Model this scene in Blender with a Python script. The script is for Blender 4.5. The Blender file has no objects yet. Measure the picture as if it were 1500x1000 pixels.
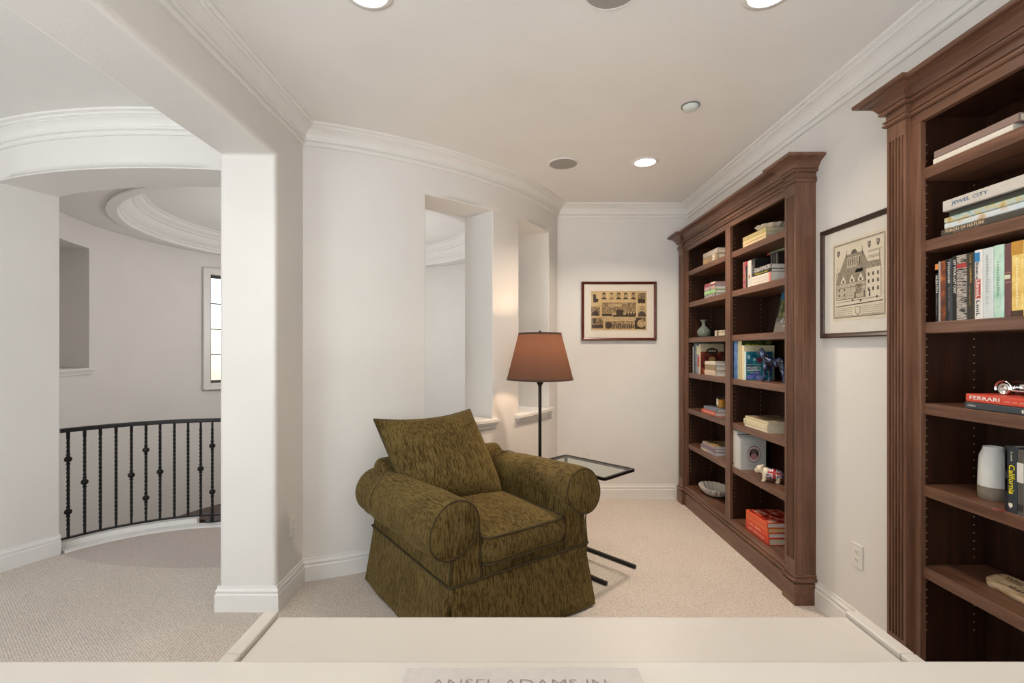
import bpy, bmesh, math, random
from mathutils import Vector, Matrix, noise

random.seed(7)
PI = math.pi
scene = bpy.context.scene
COL = scene.collection

# ------------------------------------------------------------------ camera, sky, lights, exposure
CAMZ = 1.392
F = 700.0                       # focal length in pixels of the 1500 wide frame
cam_d = bpy.data.cameras.new('camera')
cam_d.sensor_fit = 'HORIZONTAL'
cam_d.sensor_width = 36.0
cam_d.lens = 36.0 * F / 1500.0
cam_d.shift_x = 5.0 / 1500.0
cam_d.shift_y = 12.0 / 1500.0
cam_d.clip_start = 0.02
cam = bpy.data.objects.new('camera', cam_d)
COL.objects.link(cam)
cam.location = (0, 0, CAMZ)
cam.rotation_euler = (PI / 2, 0, 0)
scene.camera = cam

scene.view_settings.view_transform = 'Standard'
scene.view_settings.look = 'None'
scene.view_settings.gamma = 1.0
scene.view_settings.use_curve_mapping = False
scene.view_settings.exposure = -0.22

world = bpy.data.worlds.new('sky')
scene.world = world
world.use_nodes = True
wn = world.node_tree.nodes
wn.clear()
w_out = wn.new('ShaderNodeOutputWorld')
w_bg = wn.new('ShaderNodeBackground')
w_sky = wn.new('ShaderNodeTexSky')
w_sky.sky_type = 'NISHITA'
w_sky.sun_disc = False
w_sky.sun_elevation = math.radians(42)
w_sky.sun_rotation = math.radians(60)
w_bg.inputs['Strength'].default_value = 0.75
world.node_tree.links.new(w_sky.outputs[0], w_bg.inputs[0])
world.node_tree.links.new(w_bg.outputs[0], w_out.inputs[0])

def area(name, loc, target, sx, sy, power, col, spread=PI):
    d = bpy.data.lights.new(name, 'AREA')
    d.shape = 'RECTANGLE'
    d.size, d.size_y = sx, sy
    d.energy = power
    d.color = col
    d.spread = spread
    o = bpy.data.objects.new(name, d)
    COL.objects.link(o)
    o.location = loc
    o.rotation_euler = (Vector(target) - Vector(loc)).to_track_quat('-Z', 'Y').to_euler()
    return o

# added fill panels facing up at the ceiling, then daylight from the hall window
FILL_COL = (0.93, 0.97, 1.0)
area('rear_ceiling_fill', (0.0, -2.0, 0.6), (0.0, -1.6, 6.0), 2.4, 1.0, 128, FILL_COL)  # unseen panel added to bounce light off the ceiling
area('hall_ceiling_fill', (-3.2, -1.9, 0.5), (-3.2, -1.3, 6.0), 1.8, 1.1, 76, (0.84, 0.94, 1.0))  # second added panel, bounces off the hall ceiling
area('daylight_hall_floor', (-3.1, -2.4, 1.7), (-2.6, 2.4, 0.0), 1.2, 1.2, 36, (0.84, 0.94, 1.0))
_pd = bpy.data.lights.new('stair_hall_fill', 'POINT')  # unseen point light added to brighten the stair hall; no fixture there
_pd.energy = 62
_pd.color = (1.0, 0.97, 0.94)
_pd.shadow_soft_size = 0.3
_po = bpy.data.objects.new('stair_hall_fill', _pd)
COL.objects.link(_po)
_po.location = (-1.95, 5.75, 1.75)

CAN_POWER = 7.2
CAN_COL = (1.0, 0.84, 0.66)

# ------------------------------------------------------------------ materials
def lin(c):
    c /= 255.0
    return c / 12.92 if c <= 0.04045 else ((c + 0.055) / 1.055) ** 2.4

def rgb(r, g, b):
    return (lin(r), lin(g), lin(b), 1.0)

def hexc(h):
    return rgb(int(h[0:2], 16), int(h[2:4], 16), int(h[4:6], 16))

MATS = {}

class NT:
    def __init__(self, name):
        self.m = bpy.data.materials.new(name)
        self.m.use_nodes = True
        self.t = self.m.node_tree
        self.n = self.t.nodes
        self.p = self.n['Principled BSDF']
        self.out = self.n['Material Output']
    def new(self, kind, **kw):
        x = self.n.new(kind)
        for k, v in kw.items():
            setattr(x, k, v)
        return x
    def link(self, a, b):
        self.t.links.new(a, b)
    def coords(self, scale=(1, 1, 1), rot=(0, 0, 0)):
        tc = self.new('ShaderNodeTexCoord')
        mp = self.new('ShaderNodeMapping')
        mp.inputs['Scale'].default_value = scale
        mp.inputs['Rotation'].default_value = rot
        self.link(tc.outputs['Object'], mp.inputs['Vector'])
        return mp.outputs[0]
    def noise(self, vec, scale, detail=3, rough=0.55):
        x = self.new('ShaderNodeTexNoise')
        x.inputs['Scale'].default_value = scale
        x.inputs['Detail'].default_value = detail
        x.inputs['Roughness'].default_value = rough
        self.link(vec, x.inputs['Vector'])
        return x.outputs['Fac']
    def ramp(self, fac, stops, interp='LINEAR'):
        r = self.new('ShaderNodeValToRGB')
        r.color_ramp.interpolation = interp
        e = r.color_ramp.elements
        while len(e) < len(stops):
            e.new(0.5)
        for el, (pos, col) in zip(e, stops):
            el.position = pos
            el.color = col
        self.link(fac, r.inputs['Fac'])
        return r.outputs['Color']
    def bump(self, h, strength=0.2, dist=0.002):
        b = self.new('ShaderNodeBump')
        b.inputs['Strength'].default_value = strength
        b.inputs['Distance'].default_value = dist
        self.link(h, b.inputs['Height'])
        self.link(b.outputs[0], self.p.inputs['Normal'])
    def setp(self, **kw):
        for k, v in kw.items():
            self.p.inputs[k.replace('_', ' ')].default_value = v

def plain(name, col, rough=0.5, var=0.06, scale=40, metal=0.0, bump=0.0):
    """one-colour material with a slight procedural mottle"""
    if name in MATS:
        return MATS[name]
    k = NT(name)
    v = k.coords()
    f = k.noise(v, scale)
    a = tuple(min(1, c * (1 - var)) for c in col[:3]) + (1,)
    b = tuple(min(1, c * (1 + var)) for c in col[:3]) + (1,)
    k.link(k.ramp(f, [(0.3, a), (0.7, b)]), k.p.inputs['Base Color'])
    k.setp(Roughness=rough, Metallic=metal)
    if bump:
        k.bump(f, bump, 0.002)
    MATS[name] = k.m
    return k.m

def cm(h, rough=0.45):
    return plain('print_' + h, hexc(h), rough, 0.05, 60)

def mix_mat(name, stops, scale, rough=0.4, detail=3, stretch=(1, 1, 1), interp='LINEAR'):
    if name in MATS:
        return MATS[name]
    k = NT(name)
    f = k.noise(k.coords(stretch), scale, detail)
    k.link(k.ramp(f, stops, interp), k.p.inputs['Base Color'])
    k.setp(Roughness=rough)
    MATS[name] = k.m
    return k.m

def wall_mat(name, col):
    k = NT(name)
    v = k.coords()
    f = k.noise(v, 95, 3)
    g = k.noise(v, 2.2, 2)
    a = tuple(c * 0.985 for c in col[:3]) + (1,)
    b = tuple(min(1, c * 1.015) for c in col[:3]) + (1,)
    k.link(k.ramp(g, [(0.35, a), (0.65, b)]), k.p.inputs['Base Color'])
    k.setp(Roughness=0.6)
    k.p.inputs['Specular IOR Level'].default_value = 0.3
    k.bump(f, 0.22, 0.003)
    return k.m

M_WALL = wall_mat('painted_plaster', (0.80, 0.772, 0.738, 1))
M_CEIL = wall_mat('ceiling_paint', (0.86, 0.84, 0.81, 1))
M_TRIM = plain('trim_paint', (0.83, 0.81, 0.78, 1), 0.38, 0.012, 9)
M_WHITE = plain('desk_paint', (0.70, 0.655, 0.60, 1), 0.36, 0.012, 6)
M_PLATE = plain('white_plastic', (0.80, 0.77, 0.72, 1), 0.35, 0.01)
M_DARKHOLE = plain('dark_slot', (0.03, 0.028, 0.025, 1), 0.6)

def carpet(name, light, dark, rot):
    k = NT(name)
    v = k.coords((1, 1, 1), (0, 0, rot))
    vo = k.new('ShaderNodeTexVoronoi')
    vo.inputs['Scale'].default_value = 95
    vo.inputs['Randomness'].default_value = 0.35
    k.link(v, vo.inputs['Vector'])
    big = k.noise(v, 1.6, 3)
    c1 = k.ramp(vo.outputs['Distance'], [(0.1, light), (0.62, dark)])
    mx = k.new('ShaderNodeMix', data_type='RGBA')
    mx.blend_type = 'MULTIPLY'
    mx.inputs['Factor'].default_value = 1.0
    k.link(c1, mx.inputs[6])
    k.link(k.ramp(big, [(0.3, (0.93, 0.92, 0.91, 1)), (0.7, (1, 1, 1, 1))]), mx.inputs[7])
    k.link(mx.outputs[2], k.p.inputs['Base Color'])
    k.setp(Roughness=0.95)
    k.p.inputs['Specular IOR Level'].default_value = 0.1
    inv = k.new('ShaderNodeMath', operation='SUBTRACT')
    inv.inputs[0].default_value = 1.0
    k.link(vo.outputs['Distance'], inv.inputs[1])
    k.bump(inv.outputs[0], 0.6, 0.006)
    return k.m

M_CARPET = carpet('berber_carpet', (0.88, 0.79, 0.72, 1), (0.54, 0.475, 0.425, 1), math.radians(38))
M_CARPET2 = carpet('landing_carpet', (0.70, 0.62, 0.575, 1), (0.50, 0.435, 0.40, 1), math.radians(5))

def wood(name, grain, light, mid, dark, rough=0.30, coat=0.0):
    st = {'z': (30, 30, 1.6), 'y': (30, 1.6, 30), 'x': (1.6, 30, 30)}[grain]
    k = NT(name)
    v = k.coords(st)
    f = k.noise(v, 1.0, 5, 0.6)
    v2 = k.coords(tuple(s * 4 for s in st))
    g = k.noise(v2, 1.0, 3)
    big = k.noise(k.coords((3, 3, 3)), 1.0, 2)
    col = k.ramp(f, [(0.28, dark), (0.5, mid), (0.74, light)])
    mx = k.new('ShaderNodeMix', data_type='RGBA')
    mx.blend_type = 'MULTIPLY'
    mx.inputs['Factor'].default_value = 0.7
    k.link(col, mx.inputs[6])
    k.link(k.ramp(g, [(0.3, (0.72, 0.70, 0.68, 1)), (0.65, (1, 1, 1, 1))]), mx.inputs[7])
    mx2 = k.new('ShaderNodeMix', data_type='RGBA')
    mx2.blend_type = 'MULTIPLY'
    mx2.inputs['Factor'].default_value = 0.6
    k.link(mx.outputs[2], mx2.inputs[6])
    k.link(k.ramp(big, [(0.3, (0.74, 0.7, 0.66, 1)), (0.7, (1.0, 1.0, 1.0, 1))]), mx2.inputs[7])
    k.link(mx2.outputs[2], k.p.inputs['Base Color'])
    k.setp(Roughness=rough)
    k.p.inputs['Coat Weight'].default_value = coat
    k.p.inputs['Coat Roughness'].default_value = 0.22
    k.bump(g, 0.05, 0.001)
    return k.m

W_L, W_M, W_D = (0.245, 0.122, 0.076, 1), (0.172, 0.081, 0.048, 1), (0.096, 0.042, 0.025, 1)
M_WOODZ = wood('alder_wood_upright', 'z', W_L, W_M, W_D, 0.36, 0.06)
M_WOODY = wood('alder_wood_level', 'y', W_L, W_M, W_D, 0.36, 0.06)
M_WOODX = wood('alder_wood_return', 'x', W_L, W_M, W_D, 0.36, 0.06)
I_L, I_M, I_D = (0.068, 0.024, 0.010, 1), (0.042, 0.014, 0.006, 1), (0.020, 0.007, 0.003, 1)  # case interior: same wood, with the recess shade put into its colour
M_INZ = wood('alder_wood_shaded', 'z', I_L, I_M, I_D, 0.4)
M_STEP = wood('stair_wood', 'x', (0.13, 0.06, 0.035, 1), (0.09, 0.04, 0.025, 1), (0.05, 0.02, 0.012, 1), 0.2)
M_IRON = plain('wrought_iron', (0.018, 0.017, 0.018, 1), 0.42, 0.15, 60, 0.6)
M_BRONZE = plain('oiled_bronze', (0.030, 0.022, 0.017, 1), 0.38, 0.12, 60, 0.7)
M_BLACKSTEEL = plain('black_steel', (0.014, 0.012, 0.011, 1), 0.35, 0.1, 60, 0.5)
M_CHROME = plain('chrome', (0.80, 0.80, 0.80, 1), 0.13, 0.03, 20, 1.0)
M_BRASS = plain('brass_pin', (0.65, 0.50, 0.30, 1), 0.35, 0.05, 60, 0.8)

def chenille(name, rx=0.0):
    """short-pile fabric with fine streaks: down the upright faces, front to back on the level ones"""
    k = NT(name)
    def streak(st_v, st_t, detail, rough):
        vec = k.coords(st_v)
        if rx:                                    # turn the cloth's run into the leaning plane before stretching
            sc = k.new('ShaderNodeMapping')
            sc.inputs['Scale'].default_value = st_v
            k.link(k.coords((1, 1, 1), (rx, 0, 0)), sc.inputs['Vector'])
            vec = sc.outputs[0]
        a = k.noise(vec, 1.0, detail, rough)
        if st_t is None:
            return a
        b = k.noise(k.coords(st_t), 1.0, detail, rough)
        ge = k.new('ShaderNodeNewGeometry')
        sp = k.new('ShaderNodeSeparateXYZ')
        k.link(ge.outputs['Normal'], sp.inputs[0])
        ab = k.new('ShaderNodeMath', operation='ABSOLUTE')
        k.link(sp.outputs['Z'], ab.inputs[0])
        mr = k.new('ShaderNodeMapRange')
        mr.inputs['From Min'].default_value = 0.55
        mr.inputs['From Max'].default_value = 0.85
        k.link(ab.outputs[0], mr.inputs['Value'])
        mx = k.new('ShaderNodeMix', data_type='FLOAT')
        k.link(mr.outputs[0], mx.inputs['Factor'])
        k.link(a, mx.inputs[2])
        k.link(b, mx.inputs[3])
        return mx.outputs[0]
    two = rx == 0.0
    f = streak((135, 135, 15), (135, 17, 135) if two else None, 4, 0.62)
    g = streak((420, 420, 46), (420, 50, 420) if two else None, 2, 0.6)
    b = k.noise(k.coords((4, 4, 4)), 1.0, 3)
    m1 = k.new('ShaderNodeMath', operation='MULTIPLY_ADD')
    k.link(g, m1.inputs[0])
    m1.inputs[1].default_value = 0.6
    k.link(f, m1.inputs[2])
    m2 = k.new('ShaderNodeMath', operation='MULTIPLY_ADD')
    k.link(b, m2.inputs[0])
    m2.inputs[1].default_value = 0.30
    k.link(m1.outputs[0], m2.inputs[2])
    col = k.ramp(m2.outputs[0], [(0.60, rgb(43, 32, 14)), (0.90, rgb(74, 58, 28)), (1.0, rgb(110, 93, 53))])
    k.link(col, k.p.inputs['Base Color'])
    k.setp(Roughness=0.85)
    k.p.inputs['Specular IOR Level'].default_value = 0.15
    k.p.inputs['Sheen Weight'].default_value = 0.25
    k.p.inputs['Sheen Roughness'].default_value = 0.4
    k.p.inputs['Sheen Tint'].default_value = rgb(190, 170, 110)
    k.bump(m1.outputs[0], 0.45, 0.003)
    return k.m
M_CHENP = chenille('olive_chenille_pillow', math.radians(34))
M_CHEN = chenille('olive_chenille')
M_WELT = plain('olive_welt', rgb(64, 51, 25), 0.85, 0.25, 120)

def clear_glass(name, tint=(0.97, 0.99, 0.98, 1), gl=0.06):
    """thin architectural pane: see-through with a mirror reflection that grows at grazing angles"""
    k = NT(name)
    tr = k.new('ShaderNodeBsdfTransparent')
    tr.inputs['Color'].default_value = tint
    gb = k.new('ShaderNodeBsdfGlossy')
    gb.inputs['Roughness'].default_value = 0.02
    fr = k.new('ShaderNodeFresnel')
    fr.inputs['IOR'].default_value = 1.45
    n = k.noise(k.coords(), 3.0)
    sm = k.new('ShaderNodeMath', operation='MULTIPLY')
    sm.inputs[1].default_value = 0.02
    k.link(n, sm.inputs[0])
    k.link(sm.outputs[0], gb.inputs['Roughness'])
    ms = k.new('ShaderNodeMixShader')
    ge = k.new('ShaderNodeNewGeometry')
    ff = k.new('ShaderNodeMath', operation='SUBTRACT')
    ff.inputs[0].default_value = 1.0
    k.link(ge.outputs['Backfacing'], ff.inputs[1])
    fm = k.new('ShaderNodeMath', operation='MULTIPLY')
    k.link(fr.outputs[0], fm.inputs[0])
    k.link(ff.outputs[0], fm.inputs[1])
    k.link(fm.outputs[0], ms.inputs[0])
    k.link(tr.outputs[0], ms.inputs[1])
    k.link(gb.outputs[0], ms.inputs[2])
    k.link(ms.outputs[0], k.out.inputs['Surface'])
    return k.m
M_PANE = clear_glass('window_glass', (0.988, 0.985, 0.978, 1))
M_TABLEGLASS = clear_glass('table_glass', (0.90, 0.94, 0.92, 1))
M_VASEGLASS = clear_glass('vase_glass', (0.86, 0.90, 0.88, 1))
def frosted(m):
    t = m.node_tree
    out = t.nodes['Material Output']
    src = out.inputs['Surface'].links[0].from_socket
    df = t.nodes.new('ShaderNodeBsdfDiffuse')
    df.inputs[0].default_value = (0.42, 0.47, 0.42, 1)
    mx = t.nodes.new('ShaderNodeMixShader')
    mx.inputs[0].default_value = 0.28
    t.links.new(src, mx.inputs[1])
    t.links.new(df.outputs[0], mx.inputs[2])
    t.links.new(mx.outputs[0], out.inputs['Surface'])
frosted(M_VASEGLASS)

def shade_mat():
    k = NT('brown_shade_cloth')
    f = k.noise(k.coords((220, 220, 220)), 1.0, 2)
    col = k.ramp(f, [(0.3, (0.125, 0.068, 0.048, 1)), (0.7, (0.155, 0.086, 0.062, 1))])
    df = k.new('ShaderNodeBsdfDiffuse')
    tl = k.new('ShaderNodeBsdfTranslucent')
    ms = k.new('ShaderNodeMixShader')
    ms.inputs[0].default_value = 0.085
    k.link(col, df.inputs[0])
    tl.inputs[0].default_value = (0.30, 0.13, 0.07, 1)
    k.link(df.outputs[0], ms.inputs[1])
    k.link(tl.outputs[0], ms.inputs[2])
    k.link(ms.outputs[0], k.out.inputs['Surface'])
    return k.m
M_SHADE = shade_mat()
M_SHADETRIM = plain('brown_shade_trim', (0.055, 0.028, 0.018, 1), 0.8)

def emit(name, col, s):
    k = NT(name)
    f = k.noise(k.coords(), 12)
    k.setp(Roughness=0.5)
    k.link(k.ramp(f, [(0.2, tuple(c * 0.97 for c in col[:3]) + (1,)), (0.8, col)]), k.p.inputs['Emission Color'])
    k.p.inputs['Emission Strength'].default_value = s
    return k.m
M_LENS = emit('lit_lens', (1.0, 0.93, 0.84, 1), 6.0)
M_BULB = emit('lit_bulb', (1.0, 0.80, 0.55, 1), 5.0)
M_GRILLE = plain('speaker_grille', (0.36, 0.33, 0.31, 1), 0.6, 0.12, 400)

# ------------------------------------------------------------------ mesh helpers
class MB:
    def __init__(self):
        self.v, self.f, self.mi = [], [], []
    def add(self, vs, fs, mi=0):
        b = len(self.v)
        self.v += [tuple(p) for p in vs]
        self.f += [tuple(i + b for i in f) for f in fs]
        self.mi += [mi] * len(fs)
        return self
    def box(self, x0, x1, y0, y1, z0, z1, mi=0):
        vs = [(x0, y0, z0), (x1, y0, z0), (x1, y1, z0), (x0, y1, z0), (x0, y0, z1), (x1, y0, z1), (x1, y1, z1), (x0, y1, z1)]
        fs = [(0, 3, 2, 1), (4, 5, 6, 7), (0, 1, 5, 4), (1, 2, 6, 5), (2, 3, 7, 6), (3, 0, 4, 7)]
        return self.add(vs, fs, mi)
    def loft(self, rings, cap=True, closed=True, mi=0, loop=False):
        n = len(rings[0])
        vs = [p for r in rings for p in r]
        fs = []
        m = len(rings)
        for i in range(m if loop else m - 1):
            j2 = (i + 1) % m
            for j in range(n if closed else n - 1):
                k = (j + 1) % n
                fs.append((i * n + j, i * n + k, j2 * n + k, j2 * n + j))
        if cap and not loop:
            fs.append(tuple(range(n - 1, -1, -1)))
            fs.append(tuple((m - 1) * n + j for j in range(n)))
        return self.add(vs, fs, mi)
    def lathe(self, prof, n=32, c=(0, 0, 0), lobes=0, amp=0.0, sx=1.0, sy=1.0, cap=False, mi=0):
        rings = []
        for r, z in prof:
            ring = []
            for i in range(n):
                a = 2 * PI * i / n
                q = r * (1 + amp * abs(math.cos(lobes * a / 2)) - amp * 0.5) if lobes else r
                ring.append((c[0] + q * math.cos(a) * sx, c[1] + q * math.sin(a) * sy, c[2] + z))
            rings.append(ring)
        return self.loft(rings, cap, True, mi)
    def tube(self, pts, r, n=8, cap=True, mi=0, closed=False):
        pts = [Vector(p) for p in pts]
        m = len(pts)
        rings = []
        up = Vector((0, 0, 1))
        prev = None
        for i, p in enumerate(pts):
            if closed:
                d = pts[(i + 1) % m] - pts[i - 1]
            else:
                d = pts[min(i + 1, m - 1)] - pts[max(i - 1, 0)]
            d.normalize()
            if prev is None:
                a = up if abs(d.z) < 0.9 else Vector((1, 0, 0))
                u = d.cross(a).normalized()
            else:
                u = (prev - d * prev.dot(d)).normalized()
            prev = u
            w = d.cross(u)
            rr = r[i] if isinstance(r, (list, tuple)) else r
            rings.append([tuple(p + u * rr * math.cos(2 * PI * j / n) + w * rr * math.sin(2 * PI * j / n)) for j in range(n)])
        return self.loft(rings, cap, True, mi, loop=closed)
    def bar(self, a, b, w, h, mi=0, up=(0, 0, 1)):
        a, b = Vector(a), Vector(b)
        d = (b - a).normalized()
        u = Vector(up)
        if abs(d.dot(u)) > 0.95:
            u = Vector((1, 0, 0))
        s = d.cross(u).normalized() * (w / 2)
        t = s.cross(d).normalized() * (h / 2)
        r = lambda p: [tuple(p + s + t), tuple(p - s + t), tuple(p - s - t), tuple(p + s - t)]
        return self.loft([r(a), r(b)], True, True, mi)
    def prism(self, poly, z0, z1, mi=0):
        n = len(poly)
        vs = [(x, y, z0) for x, y in poly] + [(x, y, z1) for x, y in poly]
        fs = [tuple(range(n - 1, -1, -1)), tuple(range(n, 2 * n))]
        fs += [(i, (i + 1) % n, n + (i + 1) % n, n + i) for i in range(n)]
        return self.add(vs, fs, mi)
    def sweep(self, path, prof, side=1, closed=False, cap=True, mi=0):
        """profile (offset, z) carried along a plan path with mitred corners; side=1 offsets to the left of travel"""
        m = len(path)
        P = [Vector(p) for p in path]
        rings = []
        segs = []
        for i in range(m if closed else m - 1):
            d = (P[(i + 1) % m] - P[i]).normalized()
            segs.append(Vector((-d.y, d.x)) * side)
        for i in range(m):
            if closed:
                n1, n2 = segs[i - 1], segs[i]
            else:
                n1, n2 = segs[max(i - 1, 0)], segs[min(i, m - 2)]
            mt = (n1 + n2) / max(0.25, 1 + n1.dot(n2))
            rings.append([(P[i].x + mt.x * o, P[i].y + mt.y * o, z) for o, z in prof])
        return self.loft(rings, cap, True, mi, loop=closed)
    def build(self, name, mats, parent=None, smooth=None, bevel=0.0, bseg=2, subsurf=0, loc=None):
        me = bpy.data.meshes.new(name)
        me.from_pydata(self.v, [], self.f)
        if not isinstance(mats, (list, tuple)):
            mats = [mats]
        for m in mats:
            me.materials.append(m)
        if len(mats) > 1:
            me.polygons.foreach_set('material_index', self.mi)
        bm = bmesh.new()
        bm.from_mesh(me)
        bmesh.ops.recalc_face_normals(bm, faces=bm.faces)
        bm.to_mesh(me)
        bm.free()
        if smooth is not None:
            me.polygons.foreach_set('use_smooth', [True] * len(me.polygons))
            if smooth < 179:
                me.set_sharp_from_angle(angle=math.radians(smooth))
        o = bpy.data.objects.new(name, me)
        COL.objects.link(o)
        if parent is not None:
            o.parent = parent
        if loc is not None:
            o.location = loc
        if bevel:
            b = o.modifiers.new('bevel', 'BEVEL')
            b.width = bevel
            b.segments = bseg
            b.limit_method = 'ANGLE'
            b.angle_limit = math.radians(40)
            b.harden_normals = False
        if subsurf:
            s = o.modifiers.new('subsurf', 'SUBSURF')
            s.levels = s.render_levels = subsurf
        return o

def struct(o):
    o['kind'] = 'structure'
    return o

def thing(name, label, cat, loc=(0, 0, 0), rotz=0.0, group=None):
    o = bpy.data.objects.new(name, None)
    o.empty_display_size = 0.05
    COL.objects.link(o)
    o.location = loc
    o.rotation_euler = (0, 0, rotz)
    o['label'] = label
    o['category'] = cat
    if group:
        o['group'] = group
    return o

def tag(o, label, cat, group=None):
    o['label'] = label
    o['category'] = cat
    if group:
        o['group'] = group
    return o

def copy_thing(root, loc, label, rotz=None):
    r = root.copy()
    COL.objects.link(r)
    r.location = loc
    if rotz is not None:
        r.rotation_euler = (0, 0, rotz)
    r['label'] = label
    for ch in list(root.children):
        c = ch.copy()
        COL.objects.link(c)
        c.parent = r
        for g in list(ch.children):
            d = g.copy()
            COL.objects.link(d)
            d.parent = c
    return r

def text(name, s, mat, parent, origin, xdir, updir, width=None, height=None, size=0.02, spacing=1.0, bold=0.0, align='LEFT'):
    """flat lettering as a mesh: starts at origin, runs along xdir, stands along updir"""
    cu = bpy.data.curves.new(name, 'FONT')
    cu.body = s
    cu.size = size
    cu.space_character = spacing
    cu.offset = bold + size * 0.012
    cu.resolution_u = 2
    tmp = bpy.data.objects.new(name, cu)
    me = bpy.data.meshes.new_from_object(tmp)
    bpy.data.objects.remove(tmp)
    xs = [v.co.x for v in me.vertices]
    ys = [v.co.y for v in me.vertices]
    w, h = max(xs) - min(xs), max(ys) - min(ys)
    kx = width / w if width else 1.0
    ky = height / h if height else (kx if width else 1.0)
    if height and not width:
        kx = ky
    x, u = Vector(xdir).normalized(), Vector(updir).normalized()
    n = x.cross(u)
    o0 = Vector(origin)
    x0, y0 = min(xs), min(ys)
    if align == 'CENTER':
        x0 += w / 2
    for v in me.vertices:
        v.co = o0 + x * ((v.co.x - x0) * kx) + u * ((v.co.y - y0) * ky)
    me.materials.clear()
    me.materials.append(mat)
    o = bpy.data.objects.new(name, me)
    COL.objects.link(o)
    o.parent = parent
    return o

_sr = random.Random(5)
def scrawl(name, words, mat, parent, origin, xdir, updir, width, height):
    """lettering too small to read: letter-sized strokes in words of the given lengths"""
    n = sum(words) + len(words) - 1
    pitch = width / n
    x, u = Vector(xdir).normalized(), Vector(updir).normalized()
    o0 = Vector(origin)
    mb = MB()
    k = 0
    for w in words:
        for _ in range(w):
            h = height * _sr.choice((0.7, 0.7, 1.0))
            a = o0 + x * (pitch * k)
            st = pitch * 0.26
            kind = _sr.random()
            quads = [(0.05, 0.05 + 0.26, 0, h)]
            if kind < 0.7:
                quads.append((0.55, 0.81, 0, h))
            if kind < 0.45:
                quads.append((0.05, 0.81, 0.42 * h, 0.60 * h))
            if kind > 0.6:
                quads.append((0.05, 0.78, 0.0, 0.18 * h))
            for q0, q1, z0, z1 in quads:
                p = [a + x * (pitch * q0) + u * z0, a + x * (pitch * q1) + u * z0, a + x * (pitch * q1) + u * z1, a + x * (pitch * q0) + u * z1]
                mb.add(p, [(0, 1, 2, 3)])
            k += 1
        k += 1
    return mb.build(name, mat, parent)

def blob(name, parts, mat, parent, voxel=0.004, smooth_it=4, loc=None):
    """one continuous body grown from overlapping ellipsoids: (centre, radii, rotation euler)"""
    bm = bmesh.new()
    for c, r, *rot in parts:
        e = rot[0] if rot else (0, 0, 0)
        from mathutils import Euler
        mtx = Matrix.Translation(c) @ Euler(e).to_matrix().to_4x4() @ Matrix.Diagonal((r[0], r[1], r[2], 1))
        bmesh.ops.create_icosphere(bm, subdivisions=3, radius=1.0, matrix=mtx)
    me = bpy.data.meshes.new(name)
    bm.to_mesh(me)
    bm.free()
    me.materials.append(mat)
    me.polygons.foreach_set('use_smooth', [True] * len(me.polygons))
    o = bpy.data.objects.new(name, me)
    COL.objects.link(o)
    o.parent = parent
    if loc:
        o.location = loc
    r = o.modifiers.new('remesh', 'REMESH')
    r.mode = 'VOXEL'
    r.voxel_size = voxel
    r.use_smooth_shade = True
    s = o.modifiers.new('smooth', 'SMOOTH')
    s.iterations = smooth_it
    s.factor = 0.5
    return o

# ------------------------------------------------------------------ the room: constants
CX, CY, RO, RI = -2.09, 5.48, 2.74, 2.42        # the round stair hall
XL, XLO = -1.238, -1.545                         # left wall: room face, hall face
XR, YB, H = 1.68, 4.468, 2.74
YPIL = 2.55                                      # pier face at the end of the opening
YREAR, XHALL = -2.6, -4.6
HEAD = 2.434                                     # head height of the openings

def pol(r, phi):
    """point of the rotunda: phi in degrees from the -Y direction, growing towards +X"""
    a = math.radians(phi)
    return (CX + r * math.sin(a), CY - r * math.cos(a))

PH_JL, PH_JR = -23.8, 10.5                       # doorway to the stair landing
W1 = (34.0, 46.0)                                # two tall openings behind the armchair
W2 = (52.4, 63.3)
PH_CORNER = math.degrees(math.asin((XL - CX) / RO))
PH_BACK = math.degrees(math.acos((CY - YB) / RO))
PH_NICHE = (-81.2, -68.5)
PH_WIN = (-137.0, -119.8)

# ------------------------------------------------------------------ the room: shell
def arc(r, p0, p1, step=2.0):
    n = max(1, int(math.ceil(abs(p1 - p0) / step)))
    return [pol(r, p0 + (p1 - p0) * i / n) for i in range(n + 1)]

def arc_block(mb, r0, r1, p0, p1, z0, z1, step=2.0, mi=0):
    n = max(1, int(math.ceil(abs(p1 - p0) / step)))
    rings = []
    for i in range(n + 1):
        ph = p0 + (p1 - p0) * i / n
        a, b = pol(r0, ph), pol(r1, ph)
        rings.append([(a[0], a[1], z0), (b[0], b[1], z0), (b[0], b[1], z1), (a[0], a[1], z1)])
    return mb.loft(rings, True, True, mi)

def holed_slab(mb, rect, r, z0, z1, n=96, CX=CX, CY=CY):
    """rectangle with a round hole about the rotunda's centre"""
    x0, x1, y0, y1 = rect
    inn, out = [], []
    angs = [2 * PI * i / n for i in range(n)]
    for cx_, cy_ in ((x0, y0), (x1, y0), (x1, y1), (x0, y1)):
        angs.append(math.atan2(cy_ - CY, cx_ - CX) % (2 * PI))
    angs = sorted(set(angs))
    for a in angs:
        c, s = math.cos(a), math.sin(a)
        inn.append((CX + r * c, CY + r * s))
        ts = []
        if abs(c) > 1e-9:
            ts.append(((x1 if c > 0 else x0) - CX) / c)
        if abs(s) > 1e-9:
            ts.append(((y1 if s > 0 else y0) - CY) / s)
        t = min(ts)
        out.append((CX + t * c, CY + t * s))
    rings = [[(x, y, z0) for x, y in inn], [(x, y, z0) for x, y in out], [(x, y, z1) for x, y in out], [(x, y, z1) for x, y in inn]]
    return mb.loft(rings, False, True, 0, loop=True)

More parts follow.
